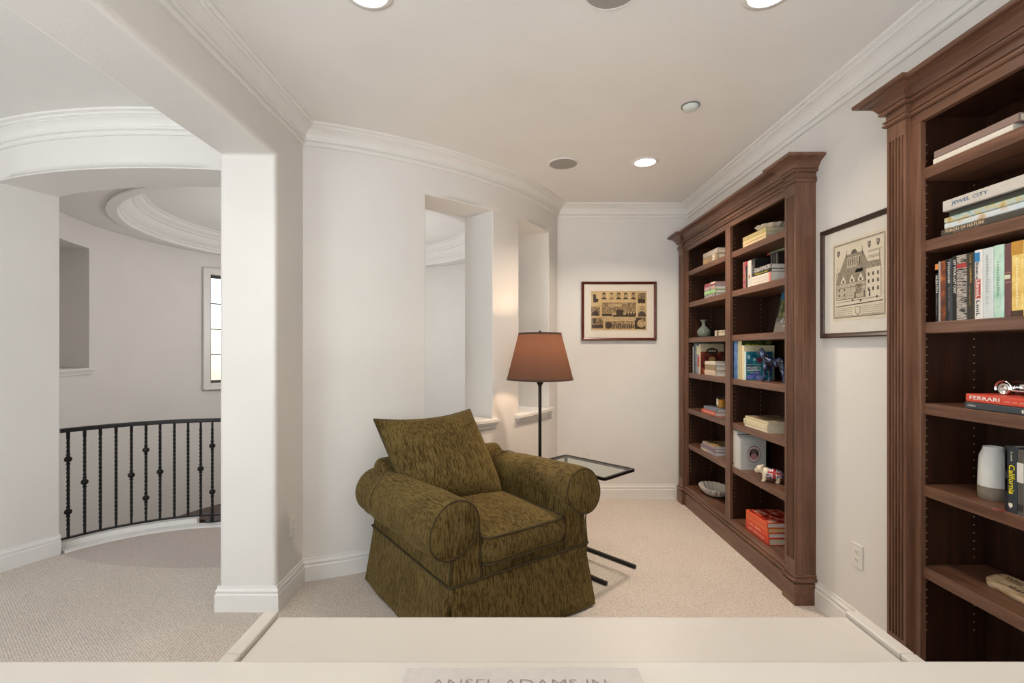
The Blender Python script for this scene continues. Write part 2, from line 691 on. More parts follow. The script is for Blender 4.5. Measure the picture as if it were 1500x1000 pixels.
TCX, TCY, TR_ = -2.235, 5.80, -0.155           # the ceiling tray's middle; change of its radius
RECT = (XHALL - 0.3, 2.2, YREAR - 0.15, 8.6)
struct(holed_slab(MB(), RECT, RI + 0.012, -0.12, 0.0).build('floor', M_CARPET))
struct(holed_slab(MB(), RECT, 1.985, H, H + 0.1, 96, TCX, TCY).build('ceiling', M_CEIL))

# rotunda wall: one mesh, cells left open for the doorway, the tall openings, the niche and the window
WZ0, WZ1 = 0.925, 2.44
def rotunda_wall():
    opens = [(PH_JL, PH_JR, -0.13, HEAD), (W1[0], W1[1], 0.865, HEAD), (W2[0], W2[1], 0.865, HEAD),
             (PH_NICHE[0], PH_NICHE[1], 1.185, 2.475), (PH_WIN[0], PH_WIN[1], WZ0, WZ1)]
    A = [-180 + 2 * i for i in range(181)]
    for o in opens:
        A += [o[0], o[1]]
    A = sorted(set(A))
    B = [A[0]]
    keep = {x for o in opens for x in o[:2]} | {-180.0, 180.0}
    for a in A[1:]:
        if a - B[-1] < 0.7:
            if a in keep:
                B[-1] = a
            continue
        B.append(a)
    A = B
    Z = sorted({-2.8, -0.13, 0.865, WZ0, 1.185, HEAD, WZ1, 2.475, H})
    na, nz = len(A) - 1, len(Z) - 1
    def solid(i, j):
        i %= na
        a, z = (A[i] + A[i + 1]) / 2, (Z[j] + Z[j + 1]) / 2
        return not any(o[0] < a < o[1] and o[2] < z < o[3] for o in opens)
    mb = MB()
    idx = {}
    def vid(i, j, k):
        i %= na
        key = (i, j, k)
        if key not in idx:
            x, y = pol(RI if k == 0 else RO, A[i])
            idx[key] = len(mb.v)
            mb.v.append((x, y, Z[j]))
        return idx[key]
    for i in range(na):
        for j in range(nz):
            if not solid(i, j):
                continue
            q = lambda a: mb.f.append(a)
            q((vid(i, j, 1), vid(i + 1, j, 1), vid(i + 1, j + 1, 1), vid(i, j + 1, 1)))
            q((vid(i, j, 0), vid(i, j + 1, 0), vid(i + 1, j + 1, 0), vid(i + 1, j, 0)))
            if not solid(i - 1, j):
                q((vid(i, j, 0), vid(i, j, 1), vid(i, j + 1, 1), vid(i, j + 1, 0)))
            if not solid(i + 1, j):
                q((vid(i + 1, j, 0), vid(i + 1, j + 1, 0), vid(i + 1, j + 1, 1), vid(i + 1, j, 1)))
            if j == 0 or not solid(i, j - 1):
                q((vid(i, j, 0), vid(i + 1, j, 0), vid(i + 1, j, 1), vid(i, j, 1)))
            if j == nz - 1 or not solid(i, j + 1):
                q((vid(i, j + 1, 0), vid(i, j + 1, 1), vid(i + 1, j + 1, 1), vid(i + 1, j + 1, 0)))
    mb.mi = [0] * len(mb.f)
    return mb.build('wall_rotunda', M_WALL, None, 30, 0.012, 3)
struct(rotunda_wall())
mb = MB()
arc_block(mb, RO + 0.005, RO + 0.06, PH_NICHE[0] - 1.5, PH_NICHE[1] + 1.5, 1.1, 2.56)
struct(mb.build('wall_niche', M_WALL, None, 30))

# left wall: pier and the beam over the wide opening towards the camera
mb = MB()
yc = CY - math.sqrt(RO ** 2 - (XL - CX) ** 2)
prof = [(XLO, YREAR, ), (XL, YREAR), (XL, YPIL), (XLO, YPIL)]
yz = [(YREAR, HEAD), (YPIL, HEAD), (YPIL, 0.0), (yc + 0.05, 0.0), (yc + 0.05, H - 0.001), (YREAR, H - 0.001)]
n6 = len(yz)
mb.add([(XLO, y, z) for y, z in yz] + [(XL, y, z) for y, z in yz], [tuple(range(n6)), tuple(range(2 * n6 - 1, n6 - 1, -1))] + [(i, (i + 1) % n6, n6 + (i + 1) % n6, n6 + i) for i in range(n6)])
struct(mb.build('wall_left', M_WALL, None, 30, 0.022, 4))

mb = MB()
mb.box(0.40, XR + 0.22, YB, YB + 0.15, 0, H)
struct(mb.build('wall_back', M_WALL))

# right wall with two recesses for the built-in bookcases
BC1 = (2.61, 4.40)
BC2 = (0.19, 1.98)
mb = MB()
NX = 1.90
mb.box(NX, NX + 0.1, YREAR, YB + 0.15, 0, H)
e = 0.012
for a, b in ((YREAR, BC2[0] + e), (BC2[1] - e, BC1[0] + e), (BC1[1] - e, YB)):
    mb.box(XR, NX, a, b, 0, H)
for bc in (BC1, BC2):
    mb.box(XR, NX, bc[0] + e, bc[1] - e, 2.36, H)
struct(mb.build('wall_right', M_WALL))

# rear and hall walls (behind the camera) with window openings
def wall_with_holes(name, axis, pos, thick, a0, a1, holes):
    """axis 'y': wall plane at y=pos spanning x; axis 'x': at x=pos spanning y"""
    mb = MB()
    cuts = sorted({a0, a1} | {h for q in holes for h in q[:2]})
    for u0, u1 in zip(cuts, cuts[1:]):
        hs = [q for q in holes if q[0] <= u0 and q[1] >= u1]
        spans = [(0, H)] if not hs else [(0, hs[0][2]), (hs[0][3], H)]
        for z0, z1 in spans:
            if axis == 'y':
                mb.box(u0, u1, pos - thick, pos, z0, z1)
            else:
                mb.box(pos - thick, pos, u0, u1, z0, z1)
    return struct(mb.build(name, M_WALL))
WINR = [(-0.5, 0.5, 0.9, 2.2), (-3.5, -2.5, 0.9, 2.2)]
wall_with_holes('wall_rear', 'y', YREAR, 0.14, XHALL, XR, WINR)
wall_with_holes('wall_hall', 'x', XHALL, 0.14, YREAR, 4.6, [])

def rect_window(name, mtx, w, z0, z1, cols, rows, casing=0.1, dark=True):
    """window in local x (width) and z, inside face towards -y; children casing, frame, muntins, panes"""
    fr = plain('window_wood', (0.06, 0.032, 0.02, 1), 0.45, 0.2, 50) if dark else M_TRIM
    root = bpy.data.objects.new(name, None)
    COL.objects.link(root)
    root.matrix_world = mtx
    root['kind'] = 'structure'
    h = w / 2
    mb = MB()
    for a, b, c, d in ((-h - casing, -h, z0 - casing, z1 + casing), (h, h + casing, z0 - casing, z1 + casing), (-h, h, z1, z1 + casing), (-h, h, z0 - casing, z0)):
        mb.box(a, b, -0.022, 0.05, c, d)
    for a, b, c, d in ((-h - casing, -h - casing + 0.02, z0 - casing, z1 + casing), (h + casing - 0.02, h + casing, z0 - casing, z1 + casing),
                       (-h - casing, h + casing, z1 + casing - 0.02, z1 + casing), (-h - casing, h + casing, z0 - casing, z0 - casing + 0.02)):
        mb.box(a, b, -0.034, -0.02, c, d)
    mb.build('casing', M_TRIM, root, None, 0.004)
    t = 0.035
    for a, b, c, d, nm in ((-h, -h + t, z0, z1, 'frame_side'), (h - t, h, z0, z1, 'frame_side'), (-h + t, h - t, z1 - t, z1, 'frame_head'), (-h + t, h - t, z0, z0 + t, 'frame_foot')):
        MB().box(a, b, 0.06, 0.12, c, d).build(nm, fr, root, None, 0.004)
    iw, ih = w - 2 * t, z1 - z0 - 2 * t
    for i in range(1, cols):
        x = -h + t + iw * i / cols
        MB().box(x - 0.009, x + 0.009, 0.075, 0.105, z0 + t, z1 - t).build('muntin', fr, root)
    for j in range(1, rows):
        z = z0 + t + ih * j / rows
        MB().box(-h + t, h - t, 0.078, 0.102, z - 0.008, z + 0.008).build('muntin', fr, root)
    for i in range(cols):
        for j in range(rows):
            x0 = -h + t + iw * i / cols
            zz = z0 + t + ih * j / rows
            MB().box(x0 + 0.009, x0 + iw / cols - 0.009, 0.088, 0.092, zz + 0.008, zz + ih / rows - 0.008).build('pane', M_PANE, root)
    return root

# the rotunda window: local -y faces the stair hall's centre
pw = sum(PH_WIN) / 2
hw = math.radians((PH_WIN[1] - PH_WIN[0]) / 2)
wx, wy = pol(RI * math.cos(hw + math.radians(2.5)) - 0.012, pw)
rotw = math.atan2(wx - CX, wy - CY)
rect_window('window_1', Matrix.Translation((wx, wy, 0)) @ Matrix.Rotation(-rotw, 4, 'Z'), 2 * RI * math.sin(hw) * 0.99, WZ0, WZ1, 2, 4, 0.09)
rect_window('window_2', Matrix.Translation((0, YREAR, 0)) @ Matrix.Rotation(PI, 4, 'Z'), 1.0, 0.9, 2.2, 2, 2, 0.1, False)
rect_window('window_3', Matrix.Translation((-3.0, YREAR, 0)) @ Matrix.Rotation(PI, 4, 'Z'), 1.0, 0.9, 2.2, 2, 2, 0.1, False)

# stair hall: lower floor, round tray in the ceiling, upper ceiling disc
mb = MB()
arc_block(mb, 0.001, RI + 0.1, -180, 180, -2.9, -2.8, 6)
struct(mb.build('floor_lower', plain('lower_tile', (0.32, 0.25, 0.2, 1), 0.4)))
TRAY = [(2.185, H - 0.006), (2.185, H - 0.022), (2.10, H - 0.022), (2.09, H + 0.012), (2.075, H + 0.018), (2.07, H + 0.035), (2.035, H + 0.06), (2.005, H + 0.10),
        (1.995, H + 0.135), (1.975, H + 0.14), (1.97, H + 0.155), (1.93, H + 0.185), (1.915, H + 0.215), (1.895, H + 0.22), (1.89, H + 0.25), (2.15, H + 0.25), (2.15, H - 0.006)]
rings = []
for i in range(120):
    a = 2 * PI * i / 120
    rings.append([(TCX + (r + TR_) * math.cos(a), TCY + (r + TR_) * math.sin(a), z) for r, z in TRAY])
mb = MB()
mb.loft(rings, False, True, 0, loop=True)
struct(mb.build('trim_1', M_TRIM, None, 25))
mb = MB()
mb.lathe([(0.01, H + 0.235), (1.85, H + 0.235), (1.85, H + 0.3), (0.01, H + 0.3)], 96, (TCX, TCY, 0), cap=True)
struct(mb.build('ceiling_tray', M_CEIL))

# crown moulding and baseboards
CROWN = [(0.0, -0.120), (0.010, -0.120), (0.016, -0.114), (0.017, -0.102), (0.012, -0.097), (0.012, -0.094), (0.024, -0.091), (0.027, -0.084), (0.024, -0.077), (0.024, -0.074),
         (0.029, -0.064), (0.038, -0.050), (0.052, -0.038), (0.058, -0.035), (0.058, -0.030), (0.068, -0.028), (0.073, -0.022), (0.072, -0.016), (0.080, -0.014), (0.088, -0.009), (0.090, -0.001), (0.090, 0.0), (0.0, 0.0)]
CROWN = [(o, H + z) for o, z in CROWN]
BASE = [(0.0, 0.0), (0.016, 0.0), (0.016, 0.088), (0.012, 0.094), (0.012, 0.104), (0.014, 0.108), (0.012, 0.116), (0.007, 0.122), (0.006, 0.134), (0.0, 0.135)]
room = [(XL, YREAR), (XL, yc)] + arc(RO, PH_CORNER, PH_BACK)[1:] + [(XR, YB), (XR, YREAR)]
struct(MB().sweep(room, CROWN, -1).build('trim_2', M_TRIM, None, 28))
hall = arc(RO, -52, math.degrees(math.asin((XLO - CX) / RO)))
struct(MB().sweep(hall, CROWN, -1).build('trim_3', M_TRIM, None, 28))
pier_path = [(XLO, CY - math.sqrt(RO ** 2 - (XLO - CX) ** 2) + 0.0), (XLO, YPIL), (XL, YPIL), (XL, yc)]
struct(MB().sweep(pier_path + arc(RO, PH_CORNER, PH_BACK)[1:], BASE, -1).build('baseboard_left', M_TRIM, None, 28, 0.0))
struct(MB().sweep([(pol(RO, PH_BACK)[0], YB), (XR, YB), (XR, BC1[1])], BASE, -1).build('baseboard_back', M_TRIM, None, 28))
struct(MB().sweep([(XR, BC1[0]), (XR, BC2[1])], BASE, -1).build('baseboard_right', M_TRIM, None, 28))
jl = [pol(RO, -50 + 2 * i) for i in range(13)]
jl = [p for p in arc(RO, -52, PH_JL)] + [pol(RI, PH_JL)]
struct(MB().sweep(jl, BASE, -1).build('baseboard_doorway', M_TRIM, None, 28))

# sills of the two tall openings and of the niche
def sill(name, p0, p1, z, r_in, r_out, side):
    mb = MB()
    ex = 1.0
    arc_block(mb, r_in, r_out, p0 + 0.15, p1 - 0.15, z, z + 0.012)
    lo, hi = (RO, RO + 0.04) if side > 0 else (RI - 0.04, RI)
    arc_block(mb, lo, hi, p0 - ex, p1 + ex, z - 0.014, z + 0.012)
    lo, hi = (RO, RO + 0.026) if side > 0 else (RI - 0.026, RI)
    arc_block(mb, lo, hi, p0 - ex + 0.3, p1 + ex - 0.3, z - 0.032, z - 0.014)
    lo, hi = (RO, RO + 0.016) if side > 0 else (RI - 0.016, RI)
    arc_block(mb, lo, hi, p0 - ex + 0.5, p1 + ex - 0.5, z - 0.055, z - 0.032)
    return struct(mb.build(name, M_TRIM, None, 30, 0.003))
sill('trim_4', W1[0], W1[1], 0.866, RI + 0.01, RO, 1)
sill('trim_5', W2[0], W2[1], 0.866, RI + 0.01, RO, 1)
sill('trim_6', PH_NICHE[0], PH_NICHE[1], 1.186, RI, RO, -1)

# ------------------------------------------------------------------ stair landing with its curb
LX, LY, LR = -2.226, 2.82, 0.925
def lp(r, th):
    a = math.radians(th)
    return (LX + r * math.sin(a), LY + r * math.cos(a))
TH0, TH1 = -66.0, 36.0
def lens(r):
    pts = [lp(r, TH0 + (TH1 - TH0) * i / 60) for i in range(61)]
    return [p for p in pts if math.hypot(p[0] - CX, p[1] - CY) < RI - 0.006]
bulge = lens(LR)
ph_a = math.degrees(math.atan2(bulge[0][0] - CX, CY - bulge[0][1]))
ph_b = 11.5
struct(MB().prism(bulge + list(reversed(arc(RI + 0.010, ph_a, ph_b))), -0.14, 0.0).build('floor_landing', M_CARPET2))
mb = MB()
def ring_block(mb, r0, r1, z0, z1, t0=TH0, t1=TH1, n=60):
    rings = []
    for i in range(n + 1):
        th = t0 + (t1 - t0) * i / n
        a, b = lp(r0, th), lp(r1, th)
        if math.hypot(a[0] - CX, a[1] - CY) > RI - 0.004 or math.hypot(b[0] - CX, b[1] - CY) > RI - 0.004:
            continue
        rings.append([(a[0], a[1], z0), (b[0], b[1], z0), (b[0], b[1], z1), (a[0], a[1], z1)])
    return mb.loft(rings)
ring_block(mb, LR, 1.015, -0.3, 0.012)
struct(mb.build('trim_7', M_TRIM, None, 30, 0.003))
mb = MB()
ring_block(mb, 1.015, 1.07, -0.3, 0.05, TH0, -14.5)
struct(mb.build('trim_8', M_TRIM, None, 30, 0.003))
mb = MB()
arc_block(mb, 1.42, RI - 0.006, 14, 164, -0.14, -0.001, 3)
struct(mb.build('floor_gallery', M_CARPET2))

st = thing('staircase', 'dark wooden winding stair steps behind the iron railing', 'stairs', (CX, CY, 0))
for k in range(9):
    z = -0.160 * (k + 1)
    p0 = 164 + 17 * k
    mb = MB()
    arc_block(mb, 1.40, RI - 0.008, p0, p0 + 17.6, z - 0.03, z, 3)
    mb.v = [(x - CX, y - CY, q) for x, y, q in mb.v]
    mb.build('tread', M_STEP, st, None, 0.004)
    mb = MB()
    arc_block(mb, 1.42, RI - 0.008, p0, p0 + 0.6, z, z + 0.13, 1)
    mb.v = [(x - CX, y - CY, q) for x, y, q in mb.v]
    mb.build('riser', M_STEP, st)

# wrought-iron railing
rail = thing('stair_railing', 'black wrought iron railing with twisted balusters around the carpeted landing', 'railing', (LX, LY, 0))
RR = 1.035
def rel(r, th, z):
    p = lp(r, th)
    return (p[0] - LX, p[1] - LY, z)
ths = [-60.5 + 94 * i / 48 for i in range(49)]
mb = MB()
prof = [(-0.021, 0.812), (0.021, 0.812), (0.024, 0.824), (0.018, 0.838), (0, 0.842), (-0.018, 0.838), (-0.024, 0.824)]
rings = []
for th in ths:
    a = math.radians(th)
    rings.append([((RR + o) * math.sin(a), (RR + o) * math.cos(a), z) for o, z in prof])
mb.loft(rings)
mb.build('handrail', M_IRON, rail, 40)
mb = MB()
rings = []
for th in ths:
    a = math.radians(th)
    rings.append([((RR + o) * math.sin(a), (RR + o) * math.cos(a), z) for o, z in ((-0.013, 0.062), (0.013, 0.062), (0.013, 0.073), (-0.013, 0.073))])
mb.loft(rings)
mb.build('bottom_rail', M_IRON, rail)

def twisted(mb, z0, z1, s, pitch, plain_ends=0.05):
    n = max(6, int((z1 - z0) / 0.012))
    rings = []
    for i in range(n + 1):
        z = z0 + (z1 - z0) * i / n
        t = min(max((z - z0 - plain_ends) / max(0.01, (z1 - z0 - 2 * plain_ends)), 0), 1)
        a = t * (z1 - z0) / pitch * 2 * PI
        rings.append([(s * math.cos(a + PI / 4 + q * PI / 2), s * math.sin(a + PI / 4 + q * PI / 2), z) for q in range(4)])
    return mb.loft(rings)
KN = [(0.006, -0.040), (0.013, -0.036), (0.013, -0.031), (0.007, -0.027), (0.010, -0.020), (0.021, -0.010), (0.023, 0.0), (0.021, 0.010), (0.010, 0.020), (0.007, 0.027), (0.013, 0.031), (0.013, 0.036), (0.006, 0.040)]
mb = MB(); twisted(mb, 0.07, 0.815, 0.0105, 0.14)
bal_me = mb.build('baluster', M_IRON, rail)
mb = MB(); mb.lathe(KN, 12, cap=True)
kn_me = mb.build('knuckle', M_IRON, bal_me, 40)
kn_me.location = (0, 0, 0.25)
BALS = [(99.8, (0.25, 0.62)), (124, (0.44,)), (147, ()), (170, ()), (192.5, (0.44,)), (213.8, (0.25, 0.62)), (234.5, (0.44,)), (255.5, ()), (275.5, ()), (294, (0.44,)), (311, (0.25, 0.62))]
def ray_circle(px):
    k = (px - 745) / F
    a, b, c = 1 + k * k, -2 * (k * LX + LY), LX * LX + LY * LY - RR * RR
    Y = (-b + math.sqrt(b * b - 4 * a * c)) / (2 * a)
    return math.degrees(math.atan2(k * Y - LX, Y - LY))
bth = [ray_circle(px) for px, _ in BALS]
for j in range(5):
    BALS.append((None, ((), (0.44,), (0.25, 0.62), (0.44,), ())[j])); bth.append(bth[-1] + 5.6)
first = True
for (px, kn), th in zip(BALS, bth):
    if first:
        b, first = bal_me, False
    else:
        b = bpy.data.objects.new('baluster', bal_me.data)
        COL.objects.link(b)
        b.parent = rail
    b.location = rel(RR, th, 0)
    b.rotation_euler = (0, 0, math.radians(-th))
    for i, z in enumerate(kn):
        if b is bal_me and i == 0:
            continue
        q = bpy.data.objects.new('knuckle', kn_me.data)
        COL.objects.link(q)
        q.parent = b
        q.location = (0, 0, z)
    if px == 311:
        mb = MB()
        mb.box(-0.0105, 0.0105, -0.0105, 0.0105, 0.018, 0.07)
        mb.box(-0.045, 0.045, -0.030, 0.016, 0.0125, 0.021)
        f = mb.build('floor_foot', M_IRON, b)

# ------------------------------------------------------------------ built-in bookcases
XP, XFR, XBK = 1.567, 1.587, 1.865               # pilaster face, face-frame face, back panel face
SH = [2.09, 1.811, 1.497, 1.186, 0.871, 0.557]   # shelf tops
TH = 0.043
BOTTOM = 0.178
TOPZ = 2.27
def bookcase(y0, y1, mid, label):
    root = thing('bookcase', label, 'bookcase', (XR, y0, 0), 0, 'built-in bookcases along the right wall')
    X = lambda x: x - XR
    L = y1 - y0
    mid -= y0
    e = 0.02
    a0, a1 = 0.138, L - 0.138                    # bay edges at the face frame
    def bx(name, x0, x1, ya, yb, z0, z1, m, bev=0.0015, par=None):
        return MB().box(X(x0), X(x1), ya, yb, z0, z1).build(name, m, par or root, None, bev)
    # carcass
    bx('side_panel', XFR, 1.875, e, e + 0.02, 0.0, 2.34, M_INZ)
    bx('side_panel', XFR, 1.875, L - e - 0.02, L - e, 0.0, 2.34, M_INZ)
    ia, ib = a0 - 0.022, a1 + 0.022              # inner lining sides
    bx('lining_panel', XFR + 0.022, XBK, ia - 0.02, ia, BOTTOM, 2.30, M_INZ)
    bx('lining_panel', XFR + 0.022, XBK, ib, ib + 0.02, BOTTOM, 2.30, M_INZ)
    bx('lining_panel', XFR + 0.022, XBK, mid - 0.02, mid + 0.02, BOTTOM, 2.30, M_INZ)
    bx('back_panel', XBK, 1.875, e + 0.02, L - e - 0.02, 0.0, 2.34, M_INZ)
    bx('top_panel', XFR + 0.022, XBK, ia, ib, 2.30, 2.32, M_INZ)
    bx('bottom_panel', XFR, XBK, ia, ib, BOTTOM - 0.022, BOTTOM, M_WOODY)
    # shelves, each its own board, both bays
    for s0, s1 in ((ia + 0.003, mid - 0.023), (mid + 0.023, ib - 0.003)):
        for z in SH:
            o = bx('shelf', 1.600, XBK - 0.004, s0, s1, z - TH, z, M_WOODY, 0.003)
    # face frame
    bx('face_stile', XFR, XFR + 0.022, 0.03, a0, 0.16, TOPZ, M_WOODZ)
    bx('face_stile', XFR, XFR + 0.022, a1, L - 0.03, 0.16, TOPZ, M_WOODZ)
    bx('face_stile', XFR, XFR + 0.022, mid - 0.038, mid + 0.038, BOTTOM, TOPZ, M_WOODZ)
    bx('top_rail', XFR, XFR + 0.022, 0.03, L - 0.03, TOPZ, 2.345, M_WOODY)
    # fluted pilasters
    pw, nf = 0.095, 5
    for p0 in (0.0, L - pw):
        mb = MB()
        z0, z1 = 0.15, 2.335
        zf0, zf1 = 0.235, 2.245
        d = 0.013
        side_m = 0.009
        fw = (pw - 2 * side_m) / nf
        # plain blocks at both ends, ridged shaft between
        mb.box(X(XP), X(XFR + 0.022), p0, p0 + pw, z0, zf0)
        mb.box(X(XP), X(XFR + 0.022), p0, p0 + pw, zf1, z1)
        poly = [(X(XFR + 0.022), p0), (X(XP), p0), (X(XP), p0 + side_m)]
        for i in range(nf):
            ya = p0 + side_m + i * fw
            gw = fw * 0.66
            for t in (0.0, 0.15, 0.5, 0.85, 1.0):
                poly.append((X(XP) + d * math.sin(PI * t) ** 0.6, ya + (fw - gw) / 2 + gw * t))
        poly += [(X(XP), p0 + pw), (X(XFR + 0.022), p0 + pw)]
        mb.prism(poly, zf0, zf1)
        mb.build('pilaster', M_WOODZ, root)
        # the pilaster's return to the wall at the case's outer end
        if p0 == 0.0:
            bx('end_panel', XFR + 0.022, XR - 0.001, 0.0, 0.02, 0.0, 2.335, M_WOODZ)
        else:
            bx('end_panel', XFR + 0.022, XR - 0.001, L - 0.02, L, 0.0, 2.335, M_WOODZ)
    # plinth: moulded base that breaks forward under the pilasters
    path = [(X(XR - 0.001), 0.0), (X(XP), 0.0), (X(XP), pw), (X(XFR), pw), (X(XFR), L - pw), (X(XP), L - pw), (X(XP), L), (X(XR - 0.001), L)]
    PL = [(-0.012, 0.0), (0.012, 0.0), (0.012, 0.116), (0.005, 0.118), (0.005, 0.124), (0.015, 0.126), (0.018, 0.131), (0.017, 0.138), (0.009, 0.144), (0.003, 0.146), (0.003, 0.150), (0.007, 0.153), (0.005, 0.159), (0.0, 0.163), (-0.012, 0.163)]
    MB().sweep(path, PL, 1).build('plinth', M_WOODY, root, 30)
    bx('toe_board', XFR, XFR + 0.022, 0.03, L - 0.03, 0.0, BOTTOM - 0.0225, M_WOODY)
    # cornice: bead, frieze and crown, breaking forward over the pilasters
    CO = [(-0.015, 2.308), (0.006, 2.308), (0.012, 2.313), (0.012, 2.320), (0.005, 2.323), (0.005, 2.326), (0.011, 2.329), (0.011, 2.333), (0.002, 2.336), (0.002, 2.360), (0.016, 2.361), (0.021, 2.367), (0.021, 2.373),
          (0.015, 2.375), (0.022, 2.378), (0.026, 2.386), (0.035, 2.399), (0.050, 2.411), (0.066, 2.416), (0.066, 2.420), (0.080, 2.421), (0.085, 2.426), (0.085, 2.437), (-0.015, 2.437)]
    MB().sweep(path, CO, 1).build('cornice', M_WOODY, root, 30)
    bx('cornice_cover', XFR, XR - 0.002, 0.01, L - 0.01, 2.425, 2.435, M_WOODY)
    # brass shelf pins and drilled holes
    mb = MB()
    for x in (1.63, 1.815):
        for yy, sg in ((ib, -1), (mid - 0.02, -1), (mid + 0.02, 1), (ia, 1)):
            z = 0.30
            while z < 2.2:
                if all(not (zz - TH - 0.012 < z < zz + 0.012) for zz in SH):
                    mb.lathe([(0.0032, 0.0), (0.0032, 0.0012), (0.0012, 0.0013)], 6, cap=True)
                    n = 18
                    for q in range(len(mb.v) - n, len(mb.v)):
                        vx, vy, vz = mb.v[q]
                        mb.v[q] = (X(x) + vx, yy + sg * vz, z + vy)
                z += 0.0315
    mb.build('shelf_pin', M_BRASS, root)['kind'] = 'stuff'
    return root
bc1 = bookcase(BC1[0], BC1[1], 3.463, 'farther brown wood bookcase with fluted pilasters, beside the back wall corner')
bc2 = bookcase(BC2[0], BC2[1], 1.085, 'nearer brown wood bookcase cut off by the right edge, holding red and dark books')

# ------------------------------------------------------------------ armchair
CH_ROT = math.radians(36)
chair = thing('armchair', 'olive green chenille armchair with rolled arms, skirt and a loose back pillow', 'armchair', (0.085, 2.372, 0), CH_ROT)
W2H, D = 0.43, 0.95
def soft(p, s, amp):
    n = noise.noise_vector(Vector(p) * s)
    return Vector(p) + n * amp

# skirt with a kick pleat at each corner
def skirt():
    def corner_path(inset, n=10):
        w, d = W2H - inset, D - inset
        segs = [(-w, inset, w, inset), (w, inset, w, d), (w, d, -w, d), (-w, d, -w, inset)]
        pts = []
        for x0, y0, x1, y1 in segs:
            L = math.hypot(x1 - x0, y1 - y0)
            ts = [0.0, 0.006 / L, 0.024 / L, 0.034 / L] + [0.034 / L + (1 - 0.068 / L) * i / 12 for i in range(1, 12)] + [1 - 0.034 / L, 1 - 0.024 / L, 1 - 0.006 / L]
            nx, ny = (y1 - y0) / L, -(x1 - x0) / L
            for t in ts:
                edge = min(t, 1 - t) * L
                pts.append((x0 + (x1 - x0) * t, y0 + (y1 - y0) * t, nx, ny, edge, t * L))
        return pts
    base = corner_path(0.0)
    rings = []
    levels = [(0.012, 0.044), (0.06, 0.037), (0.13, 0.028), (0.20, 0.019), (0.27, 0.010), (0.318, 0.004), (0.332, 0.003)]
    cxm, cym = 0.0, D / 2
    for z, fl in levels:
        k = 1 - z / 0.332
        ring = []
        for x, y, nx, ny, edge, s in base:
            px, py = x, y
            # flare outwards from the case's middle
            fx = fl * (1 if x > 0 else -1) * min(1, abs(x) / W2H)
            fy = fl * (1 if y > cym else -1) * min(1, abs(y - cym) / (D / 2))
            px += fx
            py += fy
            wv = 0.004 * k * math.sin(s * 19 + nx * 3)
            px += nx * wv
            py += ny * wv
            if edge < 0.02:                       # pleat: the corner folds inwards towards the hem
                f = 0.10 * k * (1 - edge / 0.02)
                px -= (1 if x > 0 else -1) * f
                py -= (1 if y > cym else -1) * f
            ring.append((px, py, z))
        rings.append(ring)
    mb = MB()
    mb.loft(rings, False)
    o = mb.build('skirt', M_CHEN, chair, 60)
    s = o.modifiers.new('thick', 'SOLIDIFY')
    s.thickness = 0.006
    s.offset = -1
    pts = [(x + nx * 0.004, y + ny * 0.004, 0.333) for x, y, nx, ny, e, q in base]
    MB().tube(pts, 0.0055, 8, False, closed=True).build('welt', M_WELT, o, 60)
skirt()

# seat deck and inner body
MB().box(-0.262, 0.262, 0.006, 0.86, 0.10, 0.388).build('seat_deck', M_CHEN, chair, None, 0.012, 3)

def superbox(cx, cy, cz, hx, hy, hz, nx=14, ny=14, nz=5, rnd=0.045, dome=0.03, bow=0.012, seed=0.0, wr=0.004):
    """soft cushion: rounded slab with a domed top"""
    mb = MB()
    key = {}
    def vert(i, j, k):
        if (i, j, k) in key:
            return key[(i, j, k)]
        u, v, w = 2 * i / nx - 1, 2 * j / ny - 1, 2 * k / nz - 1
        p = Vector((u * hx, v * hy, w * hz))
        # round plan corners
        ix, iy = hx - rnd, hy - rnd
        qx, qy = max(abs(p.x) - ix, 0), max(abs(p.y) - iy, 0)
        if qx > 0 and qy > 0:
            ll = math.hypot(qx, qy)
            m = max(qx, qy)
            if ll > 0:
                p.x = math.copysign(ix + qx / ll * m, p.x)
                p.y = math.copysign(iy + qy / ll * m, p.y)
        f = (1 - u * u) * (1 - v * v)
        p.z += (1 if w > 0 else -0.25) * dome * max(f, 0) ** 0.6 * abs(w)
        b = (1 - w * w) * bow
        if abs(u) == 1: p.x += math.copysign(b, u)
        if abs(v) == 1: p.y += math.copysign(b, v)
        p = p + noise.noise_vector(Vector((p.x * 9 + seed, p.y * 9, p.z * 9))) * wr
        key[(i, j, k)] = len(mb.v)
        mb.v.append((p.x + cx, p.y + cy, p.z + cz))
        return key[(i, j, k)]
    def quad(a, b, c, d):
        mb.f.append((vert(*a), vert(*b), vert(*c), vert(*d)))
    for i in range(nx):
        for j in range(ny):
            quad((i, j, 0), (i, j + 1, 0), (i + 1, j + 1, 0), (i + 1, j, 0))
            quad((i, j, nz), (i + 1, j, nz), (i + 1, j + 1, nz), (i, j + 1, nz))
    for i in range(nx):
        for k in range(nz):
            quad((i, 0, k), (i + 1, 0, k), (i + 1, 0, k + 1), (i, 0, k + 1))
            quad((i, ny, k), (i, ny, k + 1), (i + 1, ny, k + 1), (i + 1, ny, k))
    for j in range(ny):
        for k in range(nz):
            quad((0, j, k), (0, j, k + 1), (0, j + 1, k + 1), (0, j + 1, k))
            quad((nx, j, k), (nx, j + 1, k), (nx, j + 1, k + 1), (nx, j, k + 1))
    mb.mi = [0] * len(mb.f)
    def loop(k):
        ids = [vert(i, 0, k) for i in range(nx)] + [vert(nx, j, k) for j in range(ny)] + [vert(i, ny, k) for i in range(nx, 0, -1)] + [vert(0, j, k) for j in range(ny, 0, -1)]
        return [mb.v[q] for q in ids]
    return mb, loop
